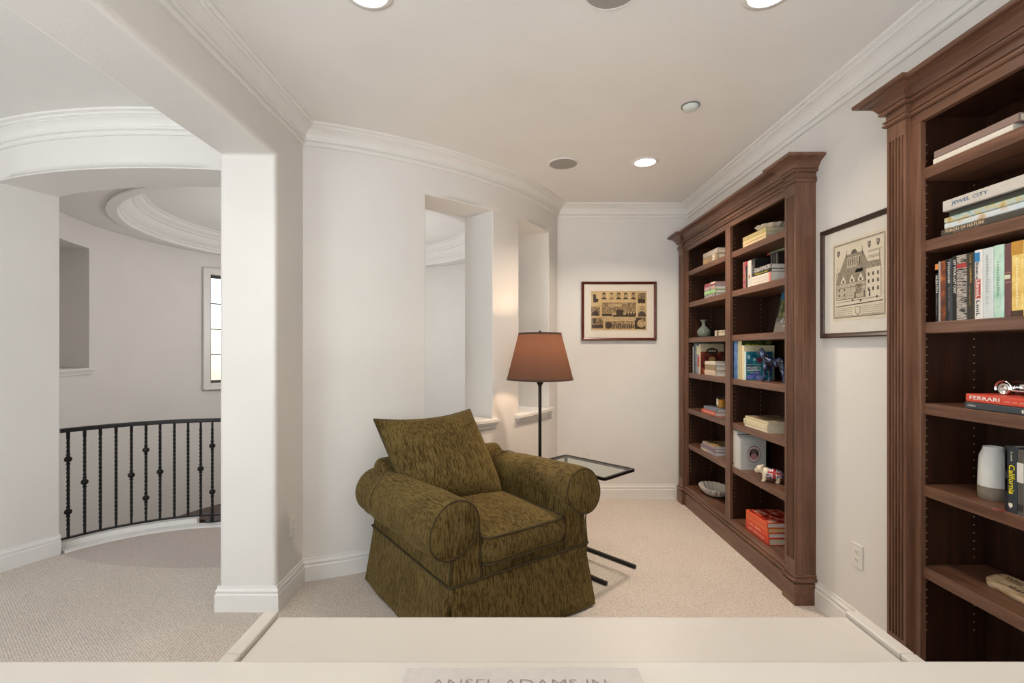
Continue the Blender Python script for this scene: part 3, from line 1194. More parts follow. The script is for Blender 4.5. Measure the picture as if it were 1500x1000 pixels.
mb, loop = superbox(0, 0.335, 0.452, 0.254, 0.352, 0.062, 18, 20, 6, 0.05, 0.042, 0.014, 1.3)
cush = mb.build('seat_cushion', M_CHEN, chair, 50, subsurf=1)
for k in (0, 6):
    MB().tube(loop(k), 0.0062, 8, False, closed=True).build('piping', M_WELT, cush, 60)

# arms: fat roll hanging over an upholstered panel
def arm(s):
    r0 = 0.124 if s < 0 else 0.119
    ax = s * (W2H - (0.034 if s < 0 else 0.045))
    cz0 = 0.600 if s < 0 else 0.634              # the right arm is the plumper one
    az = lambda y: cz0 - 0.050 * min(1, max(0, y))
    N = 44
    def sect(a, y, q):
        out, up = math.cos(a) * s, math.sin(a)
        droop = max(0, out * 0.66 - up * 0.75) ** 2.2
        front = 1 - 0.55 * min(1, max(0, y))
        return r0 * q * (1 + 0.30 * droop * front)
    st_ = [(-0.024, 0.05), (-0.023, 0.45), (-0.020, 0.80), (-0.012, 0.93), (0.003, 0.985), (0.03, 1.0)]
    st_ += [(0.03 + 0.93 * i / 18, 1.0 + 0.035 * math.sin(i / 18 * PI)) for i in range(1, 19)]
    st_ += [(0.985, 0.97), (1.0, 0.85), (1.008, 0.6), (1.011, 0.2)]
    rings = []
    for y, q in st_:
        ring = []
        for j in range(N):
            a = 2 * PI * j / N
            up = math.sin(a)
            r = sect(a, y, q)
            x = ax + r * math.cos(a)
            z = az(y) + r * math.sin(a)
            if 0.0 < y < 0.97:
                w = noise.noise(Vector((x * 6, y * 7 + s * 5, z * 6))) * 0.008
                w += 0.005 * math.sin(y * 46 + 3 * noise.noise(Vector((y * 5, z * 4, s)))) * max(0, -up + 0.25) * (1.0 if s < 0 else 1.4)
                x += w * math.cos(a)
                z += w * math.sin(a)
            ring.append((x, y, z))
        rings.append(ring)
    mb = MB()
    mb.loft(rings, True)
    roll = mb.build('arm_roll', M_CHEN, chair, 70)
    for yy, q, rad, nm in ((-0.011, 0.955, 0.0032, 'front_welt'), (0.70, 1.040, 0.0022, 'back_seam')):
        pts = []
        for k in range(40):
            a = 2 * PI * k / 40
            r = sect(a, yy, q)
            pts.append((ax + r * math.cos(a), yy, az(yy) + r * math.sin(a)))
        MB().tube(pts, rad, 8, False, closed=True).build(nm, M_WELT, roll, 60)
    # panel: plan rectangle with a slight waist under the roll
    x_in, x_out = s * 0.264, s * W2H
    rings = []
    for z, wv in ((0.325, 0.0), (0.36, 0.002), (0.42, 0.009), (0.48, 0.012), (0.53, 0.008), (0.60, 0.0)):
        xo = x_out - s * wv
        xs = sorted((x_in, xo))
        y0, y1 = 0.0 + wv * 0.4, D - 0.01
        rings.append([(xs[0], y0, z), (xs[1], y0, z), (xs[1], y1, z), (xs[0], y1, z)])
    mb = MB()
    mb.loft(rings)
    pan = mb.build('arm_panel', M_CHEN, chair, None, 0.008, 3)
    for xx in (x_in - s * -0.001, x_out):
        MB().tube([(xx, 0.001, 0.33), (xx - (s * 0.011 if xx == x_out else 0), 0.004, 0.46), (xx, 0.001, 0.545)], 0.0038, 6).build('panel_welt', M_WELT, pan, 60)
arm(-1)
arm(1)
# back with its rolled top
mb = MB()
rings = []
for z, y0, y1 in ((0.20, 0.80, 0.945), (0.45, 0.79, 0.95), (0.60, 0.785, 0.945), (0.66, 0.79, 0.935)):
    rings.append([(-W2H + 0.03, y0, z), (W2H - 0.03, y0, z), (W2H - 0.03, y1, z), (-W2H + 0.03, y1, z)])
mb.loft(rings)
back = mb.build('back', M_CHEN, chair, None, 0.012, 3)
rings = []
for x, q in ((-0.435, 0.3), (-0.43, 0.75), (-0.415, 0.95), (-0.39, 1.0), (0.39, 1.0), (0.415, 0.95), (0.43, 0.75), (0.435, 0.3)):
    rings.append([(x, 0.868 + 0.088 * q * math.cos(2 * PI * j / 24), 0.668 + 0.082 * q * math.sin(2 * PI * j / 24)) for j in range(24)])
MB().loft(rings).build('back_roll', M_CHEN, back, 60)

# loose back pillow, slumped towards the left arm
def pillow():
    BL, BR = Vector((-0.345, 0.590, 0.520)), Vector((0.240, 0.520, 0.480))
    TL, TR = Vector((-0.455, 0.868, 0.985)), Vector((0.215, 0.885, 0.992))
    N = 40
    nrm = (BR - BL).cross(TL - BL).normalized()
    if nrm.y > 0:
        nrm = -nrm
    T = 0.125
    def surf(i, j, sgn):
        u, v = i / N, j / N
        a, b = 2 * u - 1, 2 * v - 1
        # edges pulled in between the pointed corners
        pin = 0.0 if v > 0.55 else -0.01
        uu = u - 0.5
        uu *= 1 - pin * (1 - b * b)
        vv = (v - 0.5) * (1 - pin * (1 - a * a)) 
        if v > 0.5:
            vv -= 0.040 * (1 - a * a) * (v - 0.5) * 2
        p = BL.lerp(BR, uu + 0.5).lerp(TL.lerp(TR, uu + 0.5), vv + 0.5)
        th = T * (max(0, 1 - abs(a) ** 2.6) * max(0, 1 - abs(b) ** 2.6)) ** 0.42
        th *= 1.0 + 0.35 * (0.45 - v)
        p = p + nrm * th * sgn
        if sgn > 0:
            p = p + nrm * (0.006 * noise.noise(Vector((u * 5, v * 4, 2.0))) * (1 - a * a))
        p.z += -0.012 * (1 - a * a) * v
        return tuple(p)
    mb = MB()
    idx = {}
    for sgn in (1, -1):
        for i in range(N + 1):
            for j in range(N + 1):
                edge = i in (0, N) or j in (0, N)
                kk = (i, j, 0 if edge else sgn)
                if kk not in idx:
                    idx[kk] = len(mb.v)
                    mb.v.append(surf(i, j, sgn))
    for sgn in (1, -1):
        g = lambda i, j: idx[(i, j, 0 if (i in (0, N) or j in (0, N)) else sgn)]
        for i in range(N):
            for j in range(N):
                q = (g(i, j), g(i + 1, j), g(i + 1, j + 1), g(i, j + 1))
                mb.f.append(q if sgn > 0 else q[::-1])
    mb.mi = [0] * len(mb.f)
    o = mb.build('back_pillow', M_CHENP, chair, 80)
    ids = [(i, 0) for i in range(N)] + [(N, j) for j in range(N)] + [(i, N) for i in range(N, 0, -1)] + [(0, j) for j in range(N, 0, -1)]
    MB().tube([mb.v[idx[(i, j, 0)]] for i, j in ids], 0.0042, 8, False, closed=True).build('piping', M_WELT, o, 60)
pillow()

# ------------------------------------------------------------------ floor lamp
lamp = thing('floor_lamp', 'bronze floor lamp with a brown tapered drum shade behind the armchair', 'lamp', (0.223, 3.40, 0))
MB().lathe([(0.001, 0), (0.135, 0), (0.138, 0.006), (0.135, 0.014), (0.10, 0.022), (0.03, 0.03), (0.016, 0.045), (0.012, 0.07)], 40, cap=True).build('base', M_BRONZE, lamp, 40)
MB().lathe([(0.0115, 0.03), (0.0115, 1.135)], 20, cap=True).build('pole', M_BRONZE, lamp, 50)
MB().lathe([(0.0115, 1.13), (0.014, 1.135), (0.014, 1.142), (0.022, 1.150), (0.024, 1.158), (0.020, 1.166), (0.013, 1.172), (0.012, 1.185), (0.016, 1.19), (0.016, 1.215), (0.008, 1.22)], 24, cap=True).build('collar', M_BRONZE, lamp, 40)
SB, ST, RB, RT = 1.178, 1.512, 0.236, 0.151
mb = MB()
mb.loft([[(r * math.cos(2 * PI * j / 64), r * math.sin(2 * PI * j / 64), z) for j in range(64)] for r, z in ((RB, SB), (RT, ST))], False)
shade = mb.build('lamp_shade', M_SHADE, lamp, 60)
for r, z, nm in ((RB, SB, 'shade_hem'), (RT, ST, 'shade_hem')):
    s_ = (RB - RT) / (ST - SB)
    zz = z if z == SB else z - 0.012
    rr = r if z == SB else r + 0.012 * s_
    mb = MB()
    rings = [[((rr + o) * math.cos(2 * PI * j / 64), (rr + o) * math.sin(2 * PI * j / 64), zz + h) for o, h in ((0.0015, 0), (0.0015 - 0.012 * s_, 0.012), (-0.002 - 0.012 * s_, 0.012), (-0.002, 0))] for j in range(64)]
    mb.loft(rings, False, True, 0, loop=True)
    mb.build(nm, M_SHADETRIM, shade, 40)
mb = MB()
for k in range(3):
    a = k * 2 * PI / 3 + 0.4
    mb.bar((0, 0, ST - 0.02), (RT * 0.99 * math.cos(a), RT * 0.99 * math.sin(a), ST - 0.008), 0.004, 0.004)
mb.tube([(0.045 * math.cos(q), 0.0, 1.33 + 0.13 * math.sin(q)) for q in [(-100 + 380 * i / 24) * PI / 180 for i in range(25)]][:20], 0.0018, 6)
mb.build('harp', M_BRASS, lamp)
MB().lathe([(0.001, ST - 0.022), (0.006, ST - 0.02), (0.004, ST - 0.008), (0.010, ST + 0.0), (0.009, ST + 0.010), (0.003, ST + 0.016)], 16, cap=True).build('finial', M_BRONZE, lamp, 50)
bulb = MB().lathe([(0.012, 1.215), (0.013, 1.25), (0.026, 1.285), (0.031, 1.31), (0.026, 1.335), (0.010, 1.348), (0.001, 1.35)], 20, cap=True).build('bulb', M_BULB, lamp, 60)
ld = bpy.data.lights.new('lamp_light', 'POINT')
ld.energy = 11
ld.color = (1.0, 0.70, 0.45)
ld.shadow_soft_size = 0.035
lo = bpy.data.objects.new('lamp_light', ld)
COL.objects.link(lo)
lo.location = (0.223, 3.40, 1.395)

# ------------------------------------------------------------------ glass C-table
R_, N_ = Vector((0.795, 3.045)), Vector((0.568, 2.828))
ud = Vector((-0.685, 0.728)).normalized()
FR, FN = R_ + ud * 0.555, N_ + ud * 0.555
tc = (FR + FN) / 2
tab = thing('side_table', 'glass topped black metal C-shaped side table beside the armchair', 'table', (tc.x, tc.y, 0))
l3 = lambda p, z: (p.x - tc.x, p.y - tc.y, z)
TZ = 0.635
mb = MB()
b_ = 0.018
for a, b in ((R_, N_), (FR, FN)):
    mb.bar(l3(a, TZ - b_ / 2), l3(b, TZ - b_ / 2), b_, b_)
for a, b in ((R_, FR), (N_, FN)):
    mb.bar(l3(a, TZ - b_ / 2), l3(b, TZ - b_ / 2), b_, b_)
mb.build('top_frame', M_BLACKSTEEL, tab, None, 0.001)
ins = 0.0095
e1, e2 = (N_ - R_).normalized() * ins, ud * ins
poly = [R_ + e1 + e2, N_ - e1 + e2, FN - e1 - e2, FR + e1 - e2]
MB().prism([(p.x - tc.x, p.y - tc.y) for p in poly], TZ - 0.009, TZ - 0.002).build('glass_top', M_TABLEGLASS, tab)
for f, e_ in ((FR, R_), (FN, N_)):
    MB().bar(l3(f, 0.0), l3(f, TZ - b_), b_, b_, up=(ud.x, ud.y, 0)).build('upright', M_BLACKSTEEL, tab, None, 0.001)
    MB().bar(l3(f, 0.014), l3(e_ - ud * 0.015, 0.014), 0.02, 0.02).build('foot', M_BLACKSTEEL, tab, None, 0.001)
MB().bar(l3(FR, 0.014), l3(FN, 0.014), 0.018, 0.018).build('cross_bar', M_BLACKSTEEL, tab, None, 0.001)

# ------------------------------------------------------------------ framed pictures
M_FRAME_RED = wood('cherry_frame', 'x', (0.17, 0.035, 0.016, 1), (0.12, 0.022, 0.011, 1), (0.07, 0.012, 0.007, 1), 0.25)
M_FRAME_BR = wood('walnut_frame', 'x', (0.085, 0.042, 0.03, 1), (0.055, 0.027, 0.02, 1), (0.03, 0.014, 0.011, 1), 0.3)
M_MAT = plain('mat_board', (0.82, 0.755, 0.67, 1), 0.8, 0.01)
M_MAT2 = plain('mat_board_pale', (0.78, 0.75, 0.70, 1), 0.8, 0.01)
M_SEPIA = mix_mat('sepia_paper', [(0.3, rgb(200, 170, 122)), (0.7, rgb(220, 192, 146))], 9, 0.9)
M_ENG = mix_mat('engraving', [(0.30, rgb(70, 58, 46)), (0.48, rgb(140, 116, 86)), (0.68, rgb(200, 172, 128))], 70, 0.9, 4, (1, 1, 1.6))
M_ENGD = mix_mat('engraving_dark', [(0.32, rgb(30, 25, 22)), (0.7, rgb(96, 78, 58))], 110, 0.9, 3)
M_ENGL = mix_mat('engraving_light', [(0.30, rgb(150, 124, 90)), (0.66, rgb(216, 190, 146))], 60, 0.9, 4, (1, 1, 3))
M_PAPER = mix_mat('etching_paper', [(0.3, rgb(222, 211, 190)), (0.7, rgb(232, 222, 204))], 8, 0.9)
M_INK = mix_mat('etching_ink', [(0.35, rgb(60, 52, 44)), (0.65, rgb(120, 108, 94))], 160, 0.9, 3)
M_HATCH = mix_mat('etching_hatch', [(0.38, rgb(84, 74, 62)), (0.62, rgb(190, 178, 156))], 190, 0.9, 2, (1, 1, 2.2))
M_HATCHL = mix_mat('etching_hatch_light', [(0.36, rgb(150, 138, 120)), (0.6, rgb(218, 206, 184))], 200, 0.9, 2, (2, 1, 1))

def picture(name, label, loc, rotz, w, h, fw, fd, m_frame, m_mat, pw_, ph_, pcx, pcz, m_print):
    root = thing(name, label, 'picture', loc, rotz)
    # local: x to the right, z up from the picture's middle, wall at y=0, face towards -y
    prof = [(0, 0), (0, -fd), (fw * 0.25, -fd - 0.004), (fw * 0.6, -fd + 0.002), (fw * 0.85, -fd + 0.004), (fw, -fd + 0.008), (fw, 0)]
    cs = [(-w / 2, -h / 2), (w / 2, -h / 2), (w / 2, h / 2), (-w / 2, h / 2)]
    rings = []
    for cx_, cz_ in cs:
        sx, sz = (1 if cx_ < 0 else -1), (1 if cz_ < 0 else -1)
        rings.append([(cx_ + sx * o, y, cz_ + sz * o) for o, y in prof])
    mb = MB()
    mb.loft(rings, False, True, 0, loop=True)
    mb.build('picture_frame', m_frame, root, 25)
    MB().box(-w / 2 + 0.005, w / 2 - 0.005, -fd + 0.011, -0.001, -h / 2 + 0.005, h / 2 - 0.005).build('mat_board', m_mat, root)
    pr = MB().box(pcx - pw_ / 2, pcx + pw_ / 2, -fd + 0.0098, -fd + 0.0112, pcz - ph_ / 2, pcz + ph_ / 2).build('print', m_print, root)
    MB().box(-w / 2 + fw, w / 2 - fw, -fd + 0.0062, -fd + 0.0076, -h / 2 + fw, h / 2 - fw).build('glass', M_PANE, root)
    yf = -fd + 0.0098
    return root, pr, yf

class Draw:
    """flat printed shapes in a rectangle with u,v from 0 to 1"""
    def __init__(s, x0, x1, z0, z1, y):
        s.x0, s.x1, s.z0, s.z1, s.y = x0, x1, z0, z1, y
        s.layers = {}
    def P(s, u, v, lay):
        return (s.x0 + (s.x1 - s.x0) * u, s.y - 0.00025 * lay, s.z0 + (s.z1 - s.z0) * v)
    def poly(s, m, pts, lay=1):
        mb = s.layers.setdefault(m.name, (m, MB()))[1]
        mb.add([s.P(u, v, lay) for u, v in pts], [tuple(range(len(pts)))])
    def rect(s, m, u0, u1, v0, v1, lay=1):
        s.poly(m, [(u0, v0), (u1, v0), (u1, v1), (u0, v1)], lay)
    def ell(s, m, u, v, ru, rv, lay=1, n=18, a0=0, a1=360):
        s.poly(m, [(u + ru * math.cos(math.radians(a0 + (a1 - a0) * i / n)), v + rv * math.sin(math.radians(a0 + (a1 - a0) * i / n))) for i in range(n if a1 - a0 == 360 else n + 1)], lay)
    def line(s, m, u0, v0, u1, v1, t, lay=1):
        asp = (s.x1 - s.x0) / (s.z1 - s.z0)
        du, dv = (u1 - u0) * asp, v1 - v0
        L = math.hypot(du, dv) or 1
        nu, nv = -dv / L * t / asp, du / L * t
        s.poly(m, [(u0 - nu, v0 - nv), (u1 - nu, v1 - nv), (u1 + nu, v1 + nv), (u0 + nu, v0 + nv)], lay)
    def frame(s, m, u0, u1, v0, v1, t, lay=1):
        s.line(m, u0, v0, u1, v0, t, lay); s.line(m, u0, v1, u1, v1, t, lay)
        s.line(m, u0, v0, u0, v1, t, lay); s.line(m, u1, v0, u1, v1, t, lay)
    def build(s, parent, name='printed_shapes'):
        for m, mb in s.layers.values():
            me_o = mb.build(name, m, parent)
            bm = bmesh.new(); bm.from_mesh(me_o.data)
            s_ = s.P(0, 0, 1)[1]
            bm.to_mesh(me_o.data); bm.free()

# back wall: collage of engravings
SC = YB / F
pl, pr_, pt, pb = (851.5 - 745) * SC, (960.5 - 745) * SC, CAMZ - (413 - 512) * SC, CAMZ - (498.5 - 512) * SC
pwid, phei = pr_ - pl, pt - pb
pic1, print1, yf = picture('framed_print', 'small red-brown framed print of engraved portraits on the back wall', ((pl + pr_) / 2, YB, (pt + pb) / 2), 0, pwid, phei, 0.024, 0.028, M_FRAME_RED, M_MAT, pwid * 0.745, phei * 0.672, 0.0, phei * 0.008, M_SEPIA)
d = Draw(-pwid * 0.3725, pwid * 0.3725, phei * 0.008 - phei * 0.336, phei * 0.008 + phei * 0.336, yf)
cu_ = lambda x: (x - 250) / 820.0
cv_ = lambda y: 1 - (y - 210) / 580.0
def crect(m, x0, x1, y0, y1, lay=1): d.rect(m, cu_(x0), cu_(x1), cv_(y1), cv_(y0), lay)
crect(M_ENG, 410, 910, 380, 640)
d.poly(M_ENGL, [(cu_(410), cv_(540)), (cu_(910), cv_(520)), (cu_(910), cv_(640)), (cu_(410), cv_(640))], 2)
crect(M_ENGL, 500, 700, 400, 440, 2)
d.poly(M_ENGD, [(cu_(620), cv_(560)), (cu_(725), cv_(560)), (cu_(725), cv_(495)), (cu_(670), cv_(478)), (cu_(620), cv_(495))], 3)
crect(M_ENGD, 410, 560, 545, 580, 3)
crect(M_ENGD, 570, 905, 560, 590, 3)
for x in (760, 800, 840, 880):
    d.poly(M_ENGD, [(cu_(x), cv_(560)), (cu_(x + 38), cv_(560)), (cu_(x + 19), cv_(512))], 3)
for x, dk in ((440, 1), (550, 0), (655, 1), (760, 1), (872, 1)):
    d.ell(M_ENGD if dk else M_ENG, cu_(x), cv_(335), 0.048, 0.055, 1, 14, 0, 180)
    d.ell(M_ENG if dk else M_ENGL, cu_(x), cv_(275), 0.032, 0.058, 2)
    d.ell(M_ENGD, cu_(x), cv_(252), 0.034, 0.03, 3, 12, 0, 180)
    d.ell(M_ENGL, cu_(x), cv_(283), 0.018, 0.03, 3)
d.poly(M_ENGD, [(cu_(280), cv_(380)), (cu_(350), cv_(375)), (cu_(360), cv_(330)), (cu_(325), cv_(325)), (cu_(320), cv_(262)), (cu_(278), cv_(262))], 1)
crect(M_ENG, 250, 380, 440, 580); d.ell(M_ENGD, cu_(310), cv_(575), 0.07, 0.12, 2, 14, 0, 180)
d.poly(M_ENGD, [(cu_(325), cv_(520)), (cu_(345), cv_(520)), (cu_(335), cv_(455))], 2)
crect(M_ENG, 255, 430, 605, 765); crect(M_ENGD, 262, 425, 710, 752, 2); crect(M_ENGD, 275, 320, 615, 690, 2)
for x in (360, 385, 405): crect(M_ENGD, x, x + 9, 630, 710, 2)
crect(M_ENG, 455, 880, 650, 772); d.ell(M_ENGD, cu_(510), cv_(715), 0.065, 0.085, 2)
for x in range(580, 870, 32): crect(M_ENGD, x, x + 17, 690 + (x * 7) % 26, 752, 2)
crect(M_ENG, 938, 1050, 240, 395); crect(M_ENGD, 945, 1045, 330, 388, 2); d.line(M_ENGD, cu_(990), cv_(340), cu_(990), cv_(262), 0.008, 2)
crect(M_ENGL, 935, 1060, 430, 590); d.ell(M_ENGD, cu_(998), cv_(588), 0.074, 0.14, 2, 14, 0, 180)
for k in range(14):
    q0, q1 = 2 * PI * k / 14, 2 * PI * (k + 1) / 14
    d.line(M_ENGD, cu_(1003) + 0.026 * math.cos(q0), cv_(460) + 0.05 * math.sin(q0), cu_(1003) + 0.026 * math.cos(q1), cv_(460) + 0.05 * math.sin(q1), 0.006, 3)
crect(M_ENGD, 890, 1050, 600, 772); d.ell(M_ENGL, cu_(990), cv_(690), 0.075, 0.10, 2); d.ell(M_ENG, cu_(1010), cv_(640), 0.03, 0.05, 3)
d.build(print1)

# right wall: etching of an old college building
X3 = XR - 0.015
pic2, print2, yf = picture('framed_etching', 'dark framed etching of an old gabled building hung between the two bookcases', (XR, (2.539 + 2.015) / 2, 1.733), -PI / 2, 0.524, 0.562, 0.024, 0.026, M_FRAME_BR, M_MAT2, 0.352, 0.392, 0.0, 0.0, M_PAPER)
d = Draw(-0.166, 0.166, -0.182, 0.182, yf)
d.frame(M_INK, 0, 1, 0, 1, 0.005)
d.frame(M_HATCH, 0.015, 0.985, 0.014, 0.986, 0.003)
d.poly(M_HATCH, [(0.12, 0.62), (0.26, 0.84), (0.60, 0.84), (0.70, 0.68), (0.66, 0.62)], 1)
d.poly(M_HATCHL, [(0.28, 0.66), (0.29, 0.80), (0.57, 0.80), (0.58, 0.66)], 2)
for k in range(6): d.rect(M_INK, 0.30 + 0.045 * k, 0.318 + 0.045 * k, 0.69, 0.785, 3)
for u in (0.27, 0.59): d.poly(M_INK, [(u - 0.012, 0.80), (u + 0.012, 0.80), (u, 0.93)], 2)
d.poly(M_INK, [(0.36, 0.84), (0.50, 0.84), (0.46, 0.89), (0.40, 0.89)], 2)
d.poly(M_HATCH, [(0.45, 0.58), (0.60, 0.58), (0.60, 0.72), (0.56, 0.80), (0.50, 0.68)], 3)
d.poly(M_HATCH, [(0.06, 0.455), (0.66, 0.455), (0.66, 0.625), (0.09, 0.625)], 3)
d.poly(M_HATCH, [(0.66, 0.60), (0.93, 0.60), (0.92, 0.68), (0.67, 0.69)], 3)
d.rect(M_HATCHL, 0.06, 0.66, 0.24, 0.455, 2)
d.rect(M_PAPER, 0.66, 0.93, 0.25, 0.60, 2)
for u in (0.21, 0.39, 0.56):
    d.poly(M_PAPER, [(u - 0.05, 0.455), (u + 0.05, 0.455), (u + 0.05, 0.50), (u, 0.575), (u - 0.05, 0.50)], 4)
    d.rect(M_INK, u - 0.018, u + 0.018, 0.465, 0.505, 5)
    d.line(M_INK, u - 0.05, 0.50, u, 0.575, 0.003, 5); d.line(M_INK, u + 0.05, 0.50, u, 0.575, 0.003, 5)
for u in (0.71, 0.79, 0.88):
    for v in (0.31, 0.41, 0.50): d.rect(M_INK, u - 0.016, u + 0.016, v, v + 0.045, 4)
for u in (0.12, 0.23):
    for v in (0.29, 0.36): d.rect(M_INK, u - 0.014, u + 0.014, v, v + 0.03, 4)
d.rect(M_HATCH, 0.46, 0.58, 0.30, 0.43, 4)
for u in (0.45, 0.63, 0.73): d.rect(M_INK, u - 0.012, u + 0.012, 0.24, 0.33, 5)
for v in (0.245, 0.457, 0.40): d.line(M_INK, 0.06, v, 0.66, v, 0.003, 4)
d.line(M_INK, 0.06, 0.21, 0.93, 0.225, 0.003, 4); d.line(M_INK, 0.05, 0.155, 0.96, 0.175, 0.006, 4)
for u in (0.06, 0.66, 0.93): d.line(M_INK, u, 0.24, u, 0.62, 0.003, 4)
d.line(M_INK, 0.09, 0.62, 0.09, 0.70, 0.004, 4); d.line(M_INK, 0.91, 0.68, 0.91, 0.80, 0.004, 4)
for u, v in ((0.40, 0.205), (0.56, 0.19), (0.86, 0.21)): d.rect(M_INK, u - 0.015, u + 0.015, v, v + 0.03, 5)
for u, v in ((0.10, 0.88), (0.72, 0.90), (0.88, 0.90)):
    d.poly(M_INK, [(u - 0.03, v + 0.04), (u + 0.03, v + 0.04), (u + 0.028, v - 0.01), (u, v - 0.05), (u - 0.028, v - 0.01)], 2)
    d.poly(M_HATCHL, [(u - 0.015, v + 0.025), (u + 0.01, v + 0.025), (u - 0.005, v - 0.02)], 3)
d.rect(M_HATCHL, 0.70, 0.95, 0.80, 0.825, 2); d.rect(M_HATCHL, 0.70, 0.90, 0.72, 0.76, 2)
for k in range(5): d.rect(M_HATCHL, 0.03, 0.40, 0.02 + 0.025 * k, 0.03 + 0.025 * k, 2); d.rect(M_HATCHL, 0.58, 0.97, 0.02 + 0.025 * k, 0.03 + 0.025 * k, 2)
d.poly(M_HATCH, [(0.44, 0.13), (0.56, 0.13), (0.55, 0.05), (0.5, 0.01), (0.45, 0.05)], 2)
d.poly(M_PAPER, [(0.455, 0.12), (0.545, 0.12), (0.535, 0.055), (0.5, 0.025), (0.465, 0.055)], 3)
d.build(print2)

# ------------------------------------------------------------------ white desk and the raised white cabinet in front of the camera
desk = thing('desk', 'low cream white desk top with narrow raised side rails in front of the cabinet', 'desk', (0.131, 0.95, 0))
DZ = 0.74
dx = lambda x: x - 0.131
dy = lambda y: y - 0.95
MB().box(dx(-0.562), dx(0.824), dy(0.722), dy(1.167), DZ - 0.03, DZ).build('desktop', M_WHITE, desk, None, 0.003)
MB().box(dx(-0.575), dx(0.837), dy(0.722), dy(1.16), DZ - 0.05, DZ - 0.0301).build('under_panel', M_WHITE, desk)
for a, b in ((-0.600, -0.566), (0.828, 0.860)):
    MB().box(dx(a), dx(b), dy(0.722), dy(1.010), DZ - 0.05, DZ + 0.010).build('side_rail', M_WHITE, desk, None, 0.003)
    MB().box(dx(a), dx(b), dy(1.0115), dy(1.176), DZ - 0.05, DZ + 0.010).build('side_rail', M_WHITE, desk, None, 0.003)
    MB().box(dx(a), dx(b), dy(0.722), dy(1.150), 0.0, DZ - 0.051).build('leg_panel', M_WHITE, desk, None, 0.003)
MB().box(dx(-0.565), dx(0.827), dy(1.10), dy(1.12), DZ - 0.16, DZ - 0.051).build('apron', M_WHITE, desk, None, 0.003)

cab = thing('cabinet', 'tall cream white cabinet top across the very bottom of the photo under the book', 'cabinet', (0, 0.43, 0))
MB().box(-0.95, 0.95, 0.15 - 0.43, 0.711 - 0.43, 0.90, 0.93).build('cabinet_top', M_WHITE, cab, None, 0.004)
MB().box(-0.93, 0.93, 0.17 - 0.43, 0.690 - 0.43, 0.09, 0.8999).build('cabinet_body', M_WHITE, cab, None, 0.003)
MB().box(-0.90, 0.90, 0.19 - 0.43, 0.66 - 0.43, 0.0, 0.0899).build('plinth', M_WHITE, cab)
for k in range(3):
    x0 = -0.92 + k * 0.615
    dr = MB().box(x0, x0 + 0.605, 0.152 - 0.43, 0.1699 - 0.43, 0.11, 0.89).build('cabinet_door', M_WHITE, cab, None, 0.003)
    MB().bar((x0 + 0.56, 0.14 - 0.43, 0.46), (x0 + 0.56, 0.14 - 0.43, 0.60), 0.012, 0.012).build('handle', M_CHROME, dr)

# ------------------------------------------------------------------ outlets
def outlet(label, loc, rotz):
    r = thing('electrical_outlet', label, 'outlet', loc, rotz)
    MB().box(-0.035, 0.035, -0.006, -0.0002, -0.057, 0.057).build('cover_plate', M_PLATE, r, None, 0.003, 3)
    for z in (-0.02, 0.02):
        rc = MB().box(-0.017, 0.017, -0.0075, -0.0055, z - 0.014, z + 0.014).build('receptacle', M_PLATE, r, None, 0.004, 3)
        mb = MB()
        for x in (-0.006, 0.006):
            mb.box(x - 0.0012, x + 0.0012, -0.0079, -0.0070, z - 0.002, z + 0.006)
        mb.lathe([(0.0022, 0), (0.0022, 0.0008)], 8, cap=True)
        for q in range(len(mb.v) - 16, len(mb.v)):
            vx, vy, vz = mb.v[q]
            mb.v[q] = (vx, -0.0071 - vz, z - 0.008 + vy)
        mb.build('slots', M_DARKHOLE, rc)
outlet('white outlet plate on the right wall between the two bookcases', (XR, (1250.5 and 1.68 * 700 / (1257 - 745)), 0.402), -PI / 2)
outlet('white outlet plate on the back wall behind the glass table', ((860 - 745) * SC, YB, CAMZ - (667 - 512) * SC), 0)
outlet('white outlet plate on the shaded pier side left of the armchair', (XL, 2.735, 0.385), PI / 2)

# ------------------------------------------------------------------ ceiling: recessed lights, speakers, detector
def can(loc, label, power=CAN_POWER):
    r = thing('recessed_light', label, 'ceiling light', (loc[0], loc[1], H), 0, 'recessed ceiling lights')
    MB().lathe([(0.072, -0.001), (0.074, -0.008), (0.094, -0.006), (0.098, -0.0005), (0.072, -0.0004)], 40, cap=False).build('trim_ring', M_TRIM, r, 50)
    MB().lathe([(0.001, -0.004), (0.050, -0.004), (0.073, -0.002), (0.073, -0.0006), (0.001, -0.0006)], 40, cap=True).build('lens', M_LENS, r, 50)
    d_ = bpy.data.lights.new('can_light', 'AREA')
    d_.shape = 'DISK'
    d_.size = 0.13
    d_.spread = math.radians(128)
    d_.energy = power
    d_.color = CAN_COL
    o = bpy.data.objects.new('can_light', d_)
    COL.objects.link(o)
    o.parent = r
    o.location = (0, 0, -0.012)
can((0.98, 3.43), 'lit recessed ceiling light nearest the back wall', CAN_POWER * 2.7)
can((-0.53, 1.80), 'lit recessed ceiling light cut by the top edge, left of the two', CAN_POWER * 0.4)
can((0.98, 1.80), 'lit recessed ceiling light cut by the top edge, right of the two')
def speaker(loc, label):
    r = thing('ceiling_speaker', label, 'speaker', (loc[0], loc[1], H), 0, 'round in-ceiling speakers')
    MB().lathe([(0.100, -0.0005), (0.100, -0.007), (0.108, -0.007), (0.112, -0.0005)], 44, cap=False).build('speaker_ring', M_TRIM, r, 50)
    MB().lathe([(0.001, -0.006), (0.100, -0.005), (0.100, -0.0008), (0.001, -0.0008)], 44, cap=True).build('speaker_grille', M_GRILLE, r, 50)
speaker((0.396, 3.46), 'round grey ceiling speaker above the floor lamp')
speaker((0.385, 1.785), 'round grey ceiling speaker cut by the top edge of the photo')
